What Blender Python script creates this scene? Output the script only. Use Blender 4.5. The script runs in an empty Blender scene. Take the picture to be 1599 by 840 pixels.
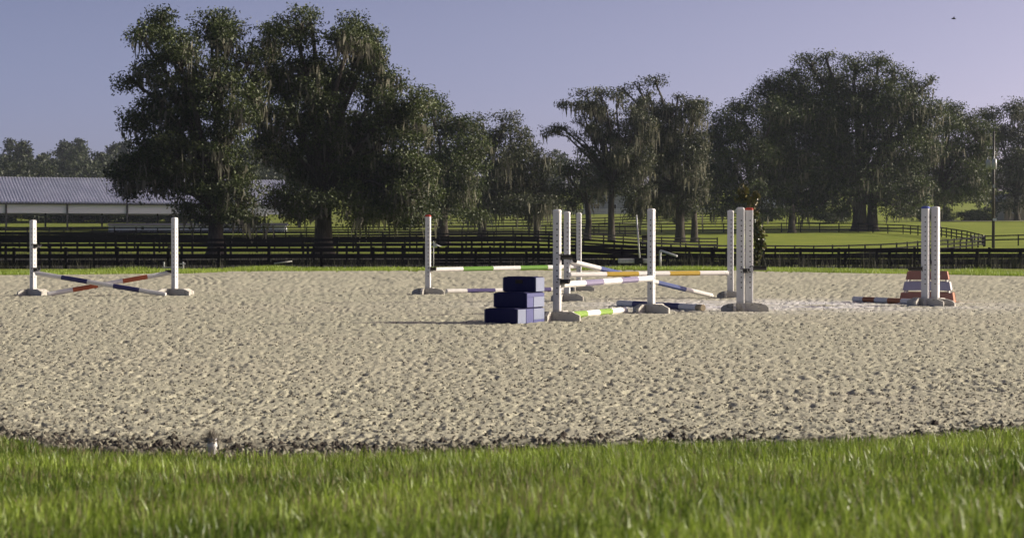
import bpy, math, random
import numpy as np
from mathutils import Vector, Matrix

R = math.radians
rng = np.random.default_rng(7)
random.seed(7)
scene = bpy.context.scene
col = scene.collection

# ------------------------------------------------------------------ camera
F = 3140.0                       # focal length in pixels of the 1599 px wide photograph
CX, CY, HZ = 799.5, 420.0, 376.0
EYE = 1.05                       # metres above the arena sand
PITCH = math.atan((CY - HZ) / F)
cam_d = bpy.data.cameras.new('camera')
cam = bpy.data.objects.new('camera', cam_d)
col.objects.link(cam)
cam.location = (0, 0, EYE)
cam.rotation_euler = (R(90) - PITCH, 0, 0)
cam_d.sensor_width = 36.0
cam_d.lens = 36.0 * F / 1599.0
cam_d.clip_start = 0.1
cam_d.clip_end = 20000
cam_d.dof.use_dof = True
cam_d.dof.focus_distance = 28.0
cam_d.dof.aperture_fstop = 8.0
scene.camera = cam

# ------------------------------------------------------------------ light
SUN_EL, SUN_AZ = 20.0, 15.0       # elevation; azimuth from +X turned towards +Y
world = bpy.data.worlds.new('World')
scene.world = world
world.use_nodes = True
wn = world.node_tree
wn.nodes.clear()
sky = wn.nodes.new('ShaderNodeTexSky')
sky.sky_type = 'NISHITA'
sky.sun_disc = False
sky.sun_elevation = R(SUN_EL)
sky.sun_rotation = R(90 - SUN_AZ)
sky.altitude = 20
sky.air_density = 0.2
sky.dust_density = 2.0
sky.ozone_density = 3.0
hue = wn.nodes.new('ShaderNodeMix'); hue.data_type = 'RGBA'; hue.blend_type = 'MULTIPLY'
hue.inputs['Factor'].default_value = 1.0
hue.inputs['B'].default_value = (1.40, 1.07, 0.93, 1)
bg = wn.nodes.new('ShaderNodeBackground')
bg.inputs['Strength'].default_value = 0.136
wo = wn.nodes.new('ShaderNodeOutputWorld')
wn.links.new(sky.outputs[0], hue.inputs['A'])
wn.links.new(hue.outputs['Result'], bg.inputs['Color'])
wn.links.new(bg.outputs[0], wo.inputs['Surface'])

sd = bpy.data.lights.new('sun', 'SUN')
sd.energy = 5.0
sd.angle = R(0.53)
sd.color = (1.0, 0.93, 0.75)
sun = bpy.data.objects.new('sun', sd)
col.objects.link(sun)
sdir = Vector((math.cos(R(SUN_EL)) * math.cos(R(SUN_AZ)), math.cos(R(SUN_EL)) * math.sin(R(SUN_AZ)), math.sin(R(SUN_EL))))
sun.rotation_euler = (-sdir).to_track_quat('-Z', 'Y').to_euler()
sun.location = (60, 0, 60)

vs = scene.view_settings
vs.view_transform = 'Standard'
vs.look = 'None'
vs.exposure = 0.45
vs.gamma = 1.0
scene.cycles.max_bounces = 6
scene.cycles.diffuse_bounces = 3
scene.cycles.transparent_max_bounces = 6
scene.cycles.volume_bounces = 0
scene.cycles.use_denoising = True

# ------------------------------------------------------------------ pixel <-> place
cp, sp = math.cos(PITCH), math.sin(PITCH)
def ray(px, py):
    u, v = (px - CX) / F, (CY - py) / F
    return Vector((u, cp + v * sp, -sp + v * cp))
def at(px, py, d):               # the point seen at a pixel of the photograph, d metres ahead
    r = ray(px, py); k = d / r.y
    return Vector((r.x * k, d, EYE + r.z * k))
def on(px, py, z=0.0):           # ... on the level z
    r = ray(px, py); k = (z - EYE) / r.z
    return Vector((r.x * k, r.y * k, z))
def X(px, d): return (px - CX) / F * d

# ------------------------------------------------------------------ noise
def vnoise(x, y, seed=0):
    xi, yi = np.floor(x).astype(np.int64), np.floor(y).astype(np.int64)
    fx, fy = x - xi, y - yi
    fx, fy = fx * fx * (3 - 2 * fx), fy * fy * (3 - 2 * fy)
    def h(a, b):
        n = (a * 374761393 + b * 668265263 + seed * 974634777) & 0x7fffffff
        n = ((n ^ (n >> 13)) * 1274126177) & 0x7fffffff
        n = n ^ (n >> 16)
        return (n & 0xffff) / 65535.0
    a = h(xi, yi) * (1 - fx) + h(xi + 1, yi) * fx
    b = h(xi, yi + 1) * (1 - fx) + h(xi + 1, yi + 1) * fx
    return a * (1 - fy) + b * fy

# ------------------------------------------------------------------ arena outline and terrain
_fe = [on(px, py) for px, py in ((-250, 660), (-100, 676), (0, 694), (100, 709), (220, 718), (330, 722), (600, 723), (760, 717),
                                (1000, 706), (1200, 702), (1400, 694), (1599, 682), (1800, 664))]
_fx, _fy = np.array([p.x for p in _fe]), np.array([p.y for p in _fe])
def front_edge(x): return np.interp(x, _fx, _fy) + 0.10 * np.maximum(np.abs(x) - 4, 0) ** 1.0
_be = [on(px, py) for px, py in ((-200, 431), (0, 430), (300, 427.5), (380, 424), (600, 423.5), (900, 421.5), (1100, 422.5), (1300, 426.5), (1599, 431), (1800, 434))]
_bx, _by = np.array([p.x for p in _be]), np.array([p.y for p in _be])
def back_edge(x): return np.interp(x, _bx, _by)

_pl = np.array([(0, 0), (68, 0), (73, .03), (80, -.2), (95, -.5), (112, -.68), (130, -.45), (150, .0), (165, .15), (200, .5), (260, 1.5),
                (320, 3.0), (400, 5.0), (450, 6.8), (600, 11), (750, 17), (900, 23), (1500, 27), (6000, 30)])
_pr = np.array([(0, 0), (68, 0), (73, .03), (80, -.2), (95, -.5), (112, -.68), (150, -.85), (205, -.8), (240, .5), (285, 2.2), (330, 4.2),
                (400, 5.6), (450, 7.0), (600, 11), (750, 17), (900, 23), (1500, 27), (6000, 30)])
def H(x, y):
    x, y = np.asarray(x, float), np.asarray(y, float)
    u = x / np.maximum(y, 5.0)
    t = np.clip((u - 0.0) / 0.11, 0, 1); t = t * t * (3 - 2 * t)
    z = np.interp(y, _pl[:, 0], _pl[:, 1]) * (1 - t) + np.interp(y, _pr[:, 0], _pr[:, 1]) * t
    fe = front_edge(x)
    berm = np.clip(0.01 + 0.073 * (fe - y), 0, 0.52)
    z = np.where(y < fe, berm + 0.03 * (vnoise(x * 1.3, y * 1.3, 3) - .5) * np.clip((fe - y), 0, 1), z)
    far = np.clip((y - 120) / 80, 0, 1)
    z = z + far * 0.35 * (vnoise(x / 22, y / 22, 5) - .5) + far * np.clip((y - 450) / 300, 0, 1) * 5 * (vnoise(x / 90, y / 90, 6) - .5)
    return z
def hz(x, y): return float(H(np.array([x]), np.array([y]))[0])

# ------------------------------------------------------------------ mesh and object helpers
def mesh_np(name, verts, faces, k, mat_idx=None, smooth=False, tone=None, tone_name='tone'):
    me = bpy.data.meshes.new(name)
    verts = np.ascontiguousarray(verts, dtype=np.float32); faces = np.ascontiguousarray(faces, dtype=np.int32)
    nf = len(faces)
    me.vertices.add(len(verts)); me.vertices.foreach_set('co', verts.ravel())
    me.loops.add(nf * k); me.loops.foreach_set('vertex_index', faces.ravel())
    me.polygons.add(nf)
    me.polygons.foreach_set('loop_start', np.arange(0, nf * k, k, dtype=np.int32))
    me.polygons.foreach_set('loop_total', np.full(nf, k, dtype=np.int32))
    if mat_idx is not None: me.polygons.foreach_set('material_index', np.asarray(mat_idx, dtype=np.int32))
    me.polygons.foreach_set('use_smooth', np.full(nf, smooth, dtype=bool))
    me.update(calc_edges=True)
    if tone is not None:
        a = me.attributes.new(tone_name, 'FLOAT', 'POINT')
        a.data.foreach_set('value', np.ascontiguousarray(tone, dtype=np.float32))
    return me

class MB:
    """collects boxes, prisms and tubes into one mesh"""
    def __init__(s): s.v, s.f, s.m, s.s = [], [], [], []
    def add(s, vs, fs, m=0, smooth=False):
        o = len(s.v); s.v += [tuple(v) for v in vs]; s.f += [tuple(i + o for i in f) for f in fs]
        s.m += [m] * len(fs); s.s += [smooth] * len(fs)
    def box(s, c, d, m=0, mat=None, bev=0.0):
        c = Vector(c); hx, hy, hzz = d[0] / 2, d[1] / 2, d[2] / 2
        M = mat or Matrix.Identity(3)
        if bev <= 0:
            P = [Vector((a * hx, b * hy, e * hzz)) for e in (-1, 1) for a, b in ((-1, -1), (1, -1), (1, 1), (-1, 1))]
            s.add([c + M @ p for p in P], [(3, 2, 1, 0), (4, 5, 6, 7), (0, 1, 5, 4), (1, 2, 6, 5), (2, 3, 7, 6), (3, 0, 4, 7)], m)
        else:
            ring = lambda ix, iy, z: [Vector((a * (hx - ix), b * (hy - iy), z)) for a, b in ((-1, -1), (1, -1), (1, 1), (-1, 1))]
            def oct_(i, z):
                b_ = bev; x, y = hx - i, hy - i
                return [Vector(q) for q in ((-x + b_, -y, z), (x - b_, -y, z), (x, -y + b_, z), (x, y - b_, z), (x - b_, y, z), (-x + b_, y, z), (-x, y - b_, z), (-x, -y + b_, z))]
            rs = [oct_(bev * .8, -hzz), oct_(0, -hzz + bev), oct_(0, hzz - bev), oct_(bev * .8, hzz)]
            s.loft([[c + M @ p for p in r] for r in rs], m)
    def loft(s, rings, m=0, smooth=False, caps=True):
        n = len(rings[0]); vs = [p for r in rings for p in r]; fs = []
        for i in range(len(rings) - 1):
            for j in range(n):
                a, b = i * n + j, i * n + (j + 1) % n
                fs.append((a, b, b + n, a + n))
        if caps:
            fs.append(tuple(reversed(range(n)))); fs.append(tuple(range((len(rings) - 1) * n, len(rings) * n)))
        s.add(vs, fs, m, smooth)
    def tube(s, pts, rad, n=8, m=0, smooth=True, caps=True, phase=0.0):
        pts = [Vector(p) for p in pts]; rad = [rad] * len(pts) if isinstance(rad, (int, float)) else rad
        rings = []; ref = None
        for i, p in enumerate(pts):
            t = (pts[min(i + 1, len(pts) - 1)] - pts[max(i - 1, 0)]).normalized()
            if ref is None: ref = Vector((0, 0, 1)) if abs(t.z) < .9 else Vector((1, 0, 0))
            a = (ref - t * ref.dot(t)).normalized(); b = t.cross(a); ref = a
            rings.append([p + (a * math.cos(phase + 2 * math.pi * k / n) + b * math.sin(phase + 2 * math.pi * k / n)) * rad[i] for k in range(n)])
        s.loft(rings, m, smooth, caps)
    def prism(s, poly, y0, y1, m=0, mat=None, c=(0, 0, 0)):
        """poly in the XZ plane pushed along Y"""
        M = mat or Matrix.Identity(3); c = Vector(c)
        s.loft([[c + M @ Vector((x, y, z)) for x, z in poly] for y in (y0, y1)], m)
    def mesh(s, name, mats):
        me = bpy.data.meshes.new(name)
        me.from_pydata(s.v, [], s.f); me.update()
        me.polygons.foreach_set('material_index', s.m); me.polygons.foreach_set('use_smooth', s.s)
        for mm in (mats if isinstance(mats, (list, tuple)) else [mats]): me.materials.append(mm)
        return me
    def build(s, name, mats, parent=None, **kw): return put(name, s.mesh(name, mats), parent, **kw)

def put(name, me, parent=None, loc=None, rz=None, scale=None):
    o = bpy.data.objects.new(name, me); col.objects.link(o)
    if parent is not None: o.parent = parent
    if loc is not None: o.location = loc
    if rz is not None: o.rotation_euler.z = rz
    if scale is not None: o.scale = scale
    return o
def tag(o, label=None, cat=None, group=None, kind=None):
    if label: o['label'] = label
    if cat: o['category'] = cat
    if group: o['group'] = group
    if kind: o['kind'] = kind
    return o
def empty(name, loc, rz=0, label=None, cat=None, group=None):
    o = bpy.data.objects.new(name, None); col.objects.link(o); o.empty_display_size = .2
    o.location = loc; o.rotation_euler.z = rz
    return tag(o, label, cat, group)

# ------------------------------------------------------------------ materials
def new_mat(name, base=(.5, .5, .5), rough=.6, spec=.3):
    m = bpy.data.materials.new(name); m.use_nodes = True
    n = m.node_tree.nodes; b = n['Principled BSDF']
    b.inputs['Base Color'].default_value = (*base, 1); b.inputs['Roughness'].default_value = rough
    b.inputs['Specular IOR Level'].default_value = spec
    return m, m.node_tree, b
def nz(nt, scale, detail=3, rough=.6, coords='Object', stretch=None):
    tc = nt.nodes.new('ShaderNodeTexCoord'); t = nt.nodes.new('ShaderNodeTexNoise')
    t.inputs['Scale'].default_value = scale; t.inputs['Detail'].default_value = detail; t.inputs['Roughness'].default_value = rough
    src = tc.outputs[coords]
    if stretch:
        mp = nt.nodes.new('ShaderNodeMapping'); mp.inputs['Scale'].default_value = stretch
        nt.links.new(src, mp.inputs[0]); src = mp.outputs[0]
    nt.links.new(src, t.inputs['Vector'])
    return t.outputs['Fac']
def ramp(nt, src, stops):
    r = nt.nodes.new('ShaderNodeValToRGB')
    e = r.color_ramp.elements
    while len(e) < len(stops): e.new(.5)
    for i, (p, c) in enumerate(stops):
        e[i].position = p; e[i].color = (*c, 1) if len(c) == 3 else c
    nt.links.new(src, r.inputs[0]); return r.outputs[0]
def mixc(nt, fac, a, b, mode='MIX'):
    m = nt.nodes.new('ShaderNodeMix'); m.data_type = 'RGBA'; m.blend_type = mode
    for s, v in (('Factor', fac), ('A', a), ('B', b)):
        if isinstance(v, (int, float)): m.inputs[s].default_value = v
        elif isinstance(v, tuple): m.inputs[s].default_value = (*v, 1)
        else: nt.links.new(v, m.inputs[s])
    return m.outputs['Result']
def bump(nt, b, src, strength=.3, dist=.01):
    k = nt.nodes.new('ShaderNodeBump'); k.inputs['Strength'].default_value = strength; k.inputs['Distance'].default_value = dist
    nt.links.new(src, k.inputs['Height']); nt.links.new(k.outputs[0], b.inputs['Normal'])
def attr(nt, name):
    a = nt.nodes.new('ShaderNodeAttribute'); a.attribute_name = name; return a.outputs['Fac']

def painted(name, base, worn=(.30, .27, .22), rough=.45, amount=.62, scale=9.0, stretch=(1, 1, 1), splash=False):
    m, nt, b = new_mat(name, base, rough)
    soft = ramp(nt, nz(nt, scale * .35, 4), [(.3, tuple(c * .84 for c in base)), (.7, base)])
    if splash:            # dried sand splashed up from the ground
        tc = nt.nodes.new('ShaderNodeTexCoord'); sx_ = nt.nodes.new('ShaderNodeSeparateXYZ'); nt.links.new(tc.outputs['Object'], sx_.inputs[0])
        ad = nt.nodes.new('ShaderNodeMath'); ad.operation = 'MULTIPLY_ADD'; nt.links.new(nz(nt, 14, 5, .75), ad.inputs[0]); ad.inputs[1].default_value = -.24; nt.links.new(sx_.outputs['Z'], ad.inputs[2])
        soft = mixc(nt, ramp(nt, ad.outputs[0], [(0.0, (.45, .45, .45)), (.06, (0, 0, 0))]), soft, (.30, .27, .20))
    chips = ramp(nt, nz(nt, scale * 2.2, 5, .7, stretch=stretch), [(amount, (0, 0, 0)), (amount + .05, (1, 1, 1))])
    nt.links.new(mixc(nt, chips, soft, worn), b.inputs['Base Color'])
    bump(nt, b, nz(nt, 60, 2, stretch=(1, 1, .2)), .15, .003)
    return m
M = {}
M['white'] = painted('white_paint', (.66, .665, .67), worn=(.33, .29, .24), amount=.67, splash=True)
M['white_worn'] = painted('worn_white_paint', (.64, .625, .60), worn=(.19, .18, .14), amount=.57, splash=True)
M['pole_white'] = painted('pole_white_paint', (.76, .74, .71), worn=(.16, .14, .13), amount=.66, scale=7)
M['purple'] = painted('purple_paint', (.085, .07, .19), worn=(.4, .38, .4), amount=.72)
M['navy'] = painted('navy_paint', (.04, .04, .14), worn=(.35, .34, .38), amount=.72)
M['blue'] = painted('blue_paint', (.07, .10, .27), worn=(.35, .35, .38), amount=.72)
M['lilac'] = painted('lilac_paint', (.21, .185, .29), worn=(.5, .48, .5), amount=.70)
M['red'] = painted('red_paint', (.42, .11, .05), worn=(.4, .3, .25), amount=.72)
M['orange'] = painted('orange_paint', (.40, .15, .06), worn=(.4, .3, .25), amount=.68)
M['rust'] = painted('shaded_rust_paint', (.34, .17, .13), worn=(.45, .36, .3), amount=.66)
M['grey_lilac'] = painted('grey_lilac_paint', (.36, .35, .46), worn=(.5, .48, .46), amount=.66)
M['green'] = painted('green_paint', (.12, .26, .03), worn=(.4, .42, .3), amount=.74)
M['lime'] = painted('lime_paint', (.21, .34, .05), worn=(.5, .5, .35), amount=.74)
M['yellow'] = painted('yellow_paint', (.45, .30, .03), worn=(.5, .42, .3), amount=.74)
M['cap_white'] = painted('white_cap_plastic', (.75, .74, .72), amount=.8)
M['cap_red'] = painted('red_cap_plastic', (.50, .07, .04), amount=.8)
M['cap_blue'] = painted('blue_cap_plastic', (.07, .10, .36), amount=.8)
M['black_metal'], _, _ = new_mat('black_metal', (.018, .018, .02), .45)
M['hole'], _, _ = new_mat('hole_dark', (.03, .028, .026), .9, .05)
M['end_grain'], _nt, _b = new_mat('end_grain', (.34, .28, .19), .8)
M['block_shade'] = painted('shaded_block_side', (.055, .065, .19), worn=(.14, .15, .25), amount=.62, scale=5, stretch=(1, 1, .3))
M['block_side'] = painted('lit_block_side', (.17, .20, .29), worn=(.27, .29, .35), amount=.62, scale=5, stretch=(1, 1, .3))
M['block_blue'], _nt, _b = new_mat('blue_block_plastic', (.06, .075, .26), .62, .15)
_n1 = ramp(_nt, nz(_nt, 6, 4), [(.35, (.008, .009, .055)), (.75, (.014, .016, .072))])
_n2 = ramp(_nt, nz(_nt, 23, 5, .75, stretch=(1, 1, .35)), [(.56, (0, 0, 0)), (.8, (.5, .5, .5))])
_nt.links.new(mixc(_nt, _n2, _n1, (.035, .04, .09)), _b.inputs['Base Color'])
M['black_fence'], _nt, _b = new_mat('black_fence_paint', (.014, .014, .015), .85, .04)
_nt.links.new(ramp(_nt, nz(_nt, 3, 4, stretch=(1, 1, .2)), [(.3, (.007, .007, .008)), (.8, (.016, .015, .016))]), _b.inputs['Base Color'])

def leaf_mat(name, dark, light, rough=.5, trans=.18, spec=.25):
    m, nt, b = new_mat(name, light, rough, spec)
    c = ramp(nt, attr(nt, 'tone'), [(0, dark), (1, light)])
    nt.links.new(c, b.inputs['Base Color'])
    tr = nt.nodes.new('ShaderNodeBsdfTranslucent'); nt.links.new(c, tr.inputs['Color'])
    mx = nt.nodes.new('ShaderNodeMixShader'); mx.inputs[0].default_value = trans
    nt.links.new(b.outputs[0], mx.inputs[1]); nt.links.new(tr.outputs[0], mx.inputs[2])
    nt.links.new(mx.outputs[0], nt.nodes['Material Output'].inputs['Surface'])
    return m
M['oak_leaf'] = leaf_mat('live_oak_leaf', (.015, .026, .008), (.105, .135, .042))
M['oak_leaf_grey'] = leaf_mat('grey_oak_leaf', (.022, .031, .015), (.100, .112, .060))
M['moss'] = leaf_mat('spanish_moss', (.060, .062, .044), (.20, .195, .145), .8, .3, .1)
M['far_leaf'] = leaf_mat('woodland_leaf', (.020, .030, .015), (.060, .075, .032))
M['magnolia_leaf'] = leaf_mat('magnolia_leaf', (.035, .06, .018), (.19, .155, .055), .36, .1, .4)
M['grass_blade'] = leaf_mat('lawn_blade', (.055, .100, .010), (.31, .41, .060), .42, .35, .35)
M['dry_blade'] = leaf_mat('dry_blade', (.14, .13, .06), (.28, .25, .13), .6, .3, .2)
M['weed'] = leaf_mat('dark_weed', (.012, .013, .010), (.036, .038, .022), .7, .2, .1)
M['bark'], _nt, _b = new_mat('oak_bark', (.06, .052, .043), .9, .1)
_nt.links.new(ramp(_nt, nz(_nt, 2.5, 6, .7, stretch=(3, 3, .5)), [(.3, (.028, .025, .021)), (.7, (.105, .092, .076))]), _b.inputs['Base Color'])
bump(_nt, _b, nz(_nt, 5, 5, .7, stretch=(3, 3, .5)), .8, .08)

# sand: pale, with damp darker grains; 'damp' marks the broken damp edge
M['sand'], nt, b = new_mat('arena_sand', (.42, .39, .32), .95, .1)
c = ramp(nt, nz(nt, 55, 4, .8), [(.30, (.345, .33, .245)), (.62, (.52, .505, .385))])
c = mixc(nt, ramp(nt, nz(nt, 170, 2, .6), [(.38, (1, 1, 1)), (.46, (0, 0, 0))]), c, (.15, .13, .10))
c = mixc(nt, ramp(nt, nz(nt, .22, 3, .6, stretch=(.6, 1, 1)), [(.45, (0, 0, 0)), (.75, (.35, .35, .35))]), c, (.40, .36, .29))
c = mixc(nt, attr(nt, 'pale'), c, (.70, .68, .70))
c = mixc(nt, attr(nt, 'damp'), c, (.050, .042, .036))
nt.links.new(c, b.inputs['Base Color'])
bump(nt, b, nz(nt, 60, 3, .7), .45, .012)

M['ground'], nt, b = new_mat('pasture_ground', (.1, .13, .03), .95, .1)
g = ramp(nt, nz(nt, .25, 5, .65), [(.3, (.11, .150, .020)), (.7, (.195, .225, .034))])
g = mixc(nt, ramp(nt, nz(nt, .06, 4, .6, stretch=(.5, 1, 1)), [(.5, (0, 0, 0)), (.75, (.8, .8, .8))]), g, (.175, .165, .055))
g = mixc(nt, attr(nt, 'right_green'), g, ramp(nt, nz(nt, .3, 5, .65, stretch=(.4, 1, 1)), [(.3, (.145, .195, .020)), (.7, (.25, .285, .040))]))
g = mixc(nt, attr(nt, 'soil'), g, (.055, .050, .042))
nt.links.new(g, b.inputs['Base Color'])
bump(nt, b, nz(nt, 3, 6, .8), .6, .15)
M['dark_ground'], nt, b = new_mat('dark_lane_ground', (.045, .04, .036), .95, .1)
nt.links.new(ramp(nt, nz(nt, .8, 5, .7), [(.3, (.018, .017, .017)), (.7, (.048, .044, .040))]), b.inputs['Base Color'])
M['gravel'], nt, b = new_mat('gravel_road', (.2, .19, .18), .95, .1)
nt.links.new(ramp(nt, nz(nt, .5, 5, .7), [(.3, (.13, .125, .12)), (.7, (.24, .23, .21))]), b.inputs['Base Color'])

# ------------------------------------------------------------------ ground sheets
def sheet(name, xs, ys, zfun, mat, attrs=()):
    XX, YY = np.meshgrid(xs, ys)
    return grid(name, XX, YY, zfun(XX, YY), mat, attrs)
def grid(name, XX, YY, ZZ, mat, attrs=(), smooth=True):
    r, c_ = XX.shape
    v = np.stack([XX.ravel(), YY.ravel(), ZZ.ravel()], 1)
    i = np.arange(r * c_).reshape(r, c_)
    f = np.stack([i[:-1, :-1].ravel(), i[:-1, 1:].ravel(), i[1:, 1:].ravel(), i[1:, :-1].ravel()], 1)
    me = mesh_np(name, v, f, 4, smooth=smooth); me.materials.append(mat)
    for an, av in attrs:
        a = me.attributes.new(an, 'FLOAT', 'POINT'); a.data.foreach_set('value', np.ascontiguousarray(av.ravel(), dtype=np.float32))
    return put(name, me)

def ground_z(x, y):
    z = H(x, y)
    inside = (y > front_edge(x) + .25) & (y < back_edge(x) - 1.2) & (np.abs(x) < 39)
    return np.where(inside, -0.30, z)
gx = np.concatenate([[-6000, -2500, -1000, -500], np.linspace(-300, -50, 40), np.linspace(-45, -9, 40), np.linspace(-8.5, 8.5, 86), np.linspace(9, 45, 40), np.linspace(50, 300, 40), [500, 1000, 2500, 6000]])
gy = np.concatenate([[-3000, -500, -60], np.linspace(-20, 0, 6), np.linspace(1, 13, 70), np.linspace(14, 58, 12), np.linspace(59, 80, 50), np.linspace(82, 340, 120), np.linspace(345, 1000, 70), [1300, 2000, 3500, 6000]])
GX, GY = np.meshgrid(gx, gy)
soil = np.clip(1 - np.abs(GY - (front_edge(GX) + .05)) / .35, 0, 1) * (np.abs(GX) < 39)
right_green = np.clip((GX / np.maximum(GY, 5) - .03) / .07, 0, 1) * np.clip((GY - 150) / 40, 0, 1)  # pasture turns greener and brighter towards the right
tag(grid('ground', GX, GY, ground_z(GX, GY), M['ground'], [('soil', soil), ('right_green', right_green)]), kind='structure')

# riding arena: one raked sand sheet, its rows closer together where the photograph sees it near
us = np.concatenate([np.linspace(-1.6, -.36, 24)[:-1], np.linspace(-.36, .36, 780), np.linspace(.36, 1.6, 24)[1:]])
n_rows = 330
uu = np.repeat(us[None, :], n_rows, 0)
AX = uu * 1.0; AY = np.zeros_like(AX)
tt = np.linspace(0, 1, n_rows)
xk = us * 11.0
for it in range(3): f0 = front_edge(us * front_edge(xk)); xk = us * f0
f0 = np.clip(f0, 9, 16)
for it in range(2): b0 = np.clip(back_edge(us * 64), 55, 75)
AY = 1.0 / ((1 - tt[:, None]) / f0[None, :] + tt[:, None] / b0[None, :])
jx = rng.uniform(-.4, .4, AX.shape) * (us[300] - us[299])
jx[:, 0] = 0; jx[:, -1] = 0
inn = np.ones_like(AY); inn[0] = 0; inn[-1] = 0
AX = np.clip((uu + jx) * AY, -40, 40)
def sand_h(x, y):
    h = .006 * (vnoise(x / .9, y / .9, 11) - .5) + .002 * (vnoise(x / .17, y / .17, 12) - .5)
    c1 = vnoise(x / .024, y / .05, 13); h += .007 * np.clip((c1 - .74) / .26, 0, 1) - .018 * np.clip((.27 - c1) / .27, 0, 1)
    c2 = vnoise(x / .014, y / .014, 14); h += .006 * (c2 - .5)
    c3 = vnoise(x / .046, y / .10, 16); h += .009 * np.clip((c3 - .78) / .22, 0, 1) - .023 * np.clip((.26 - c3) / .26, 0, 1)
    for x0_, k_ in ((-.95, .06), (.55, .06)):          # lugged wheel ruts curving across the right
        tr_ = np.exp(-((y - (15.2 + x0_ + .10 * (x - 4) ** 2 * .6 + .9 * (x - 3))) / .16) ** 2) * np.clip((x - 1.2) / 1.0, 0, 1)
        h += .007 * tr_ * np.sin(x * 2 * np.pi / .13) - .002 * tr_
    h += .005 * np.sin((x * .35 + y * 1.0) * 9 + 3 * vnoise(x / 3, y / 3, 15))
    return h
edge_d = AY - f0[None, :]
damp = np.clip(1 - edge_d / (0.45 + 1.5 * vnoise(AX * .9, AX * 0, 21) * np.clip(1.4 - (AX + 3) / 3.5, .25, 1)), 0, 1) ** .6
damp *= np.clip(-.1 + 1.9 * vnoise(AX / .13, AY / .13, 22), 0, 1)
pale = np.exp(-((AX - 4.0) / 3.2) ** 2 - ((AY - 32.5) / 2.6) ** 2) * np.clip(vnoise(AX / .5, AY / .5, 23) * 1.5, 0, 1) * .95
AZ = sand_h(AX, AY) * inn * np.clip(.75 + AY / 60, .75, 1.5) + .012
AZ += (vnoise(AX / .09, AY / .09, 24) - .55) * .06 * np.clip(1 - edge_d / .8, 0, 1) * inn
tag(grid('sand_arena', AX, AY, AZ, M['sand'], [('damp', damp), ('pale', pale)], smooth=True), kind='structure')

# loose clods on the sand
def clods(name, n, fd, size, mat_attr):
    u = rng.uniform(-.33, .33, n); q = fd(n)
    f_ = np.interp(u, us, f0)
    y = f_ + q; x = u * y
    ok = (y < 62) if size < .015 else (rng.random(n) < np.clip(1.05 - (x + 1.2) / 3.2, .22, 1))
    x, y = x[ok], y[ok]; m = len(x)
    s = size * rng.uniform(.45, 1.5, m) ** 1.3
    base = np.array([(1, 0, 0), (.3, .9, 0), (-.8, .6, 0), (-.8, -.6, 0), (.3, -.9, 0), (0, 0, .8), (0, 0, -.5)])
    fc = np.array([(0, 1, 5), (1, 2, 5), (2, 3, 5), (3, 4, 5), (4, 0, 5), (1, 0, 6), (2, 1, 6), (3, 2, 6), (4, 3, 6), (0, 4, 6)])
    v = base[None] * rng.uniform(.55, 1.3, (m, 7, 3)) * s[:, None, None]
    a = rng.uniform(0, 6.28, m); ca, sa = np.cos(a)[:, None], np.sin(a)[:, None]
    vx, vy = v[:, :, 0] * ca - v[:, :, 1] * sa, v[:, :, 0] * sa + v[:, :, 1] * ca
    v = np.stack([vx + x[:, None], vy + y[:, None], v[:, :, 2] + (.012 + sand_h(x, y) * .6)[:, None]], 2)
    f = (fc[None] + (np.arange(m) * 7)[:, None, None]).reshape(-1, 3)
    me = mesh_np(name, v.reshape(-1, 3), f, 3); me.materials.append(M['sand'])
    for an in ('damp', 'pale'):
        at_ = me.attributes.new(an, 'FLOAT', 'POINT')
        at_.data.foreach_set('value', np.repeat(mat_attr(m) if an == 'damp' else np.zeros(m), 7).astype(np.float32))
    return put(name, me)
tag(clods('sand_clods', 30000, lambda n: 1.0 / rng.uniform(1 / 45., 1 / 11., n) - 10.8, .0082, lambda m: np.where(rng.random(m) < .6, .85, 0)),
    'loose pale sand clods raked across the arena', 'sand clods', kind='stuff')
tag(clods('damp_clods', 6500, lambda n: np.abs(rng.normal(0, .38, n)), .019, lambda m: np.clip(rng.normal(.80, .25, m), 0, 1)),
    'dark damp clods along the lawn edge of the sand', 'soil clods', kind='stuff')

def strip(name, pts, width, mat, lift):
    """a ribbon of ground following the terrain"""
    P = []
    for i in range(len(pts) - 1):
        for t in np.linspace(0, 1, 24, endpoint=(i == len(pts) - 2)): P.append(Vector(pts[i]).lerp(Vector(pts[i + 1]), t))
    XX, YY = [], []
    for w in np.linspace(-.5, .5, 5):
        XX.append([p.x for p in P]); YY.append([p.y + w * width for p in P])
    XX, YY = np.array(XX), np.array(YY)
    return tag(grid(name, XX, YY, H(XX, YY) + lift, mat), kind='structure')
strip('dark_lane', [(-60, 126), (0, 127), (60, 128)], 46, M['dark_ground'], .05)  # strip of darker ground between the fences
strip('gravel_road', [(X(880, 334), 334), (X(1150, 337), 337), (X(1420, 334), 334), (X(1750, 330), 330)], 4.5, M['gravel'], .12)

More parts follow.
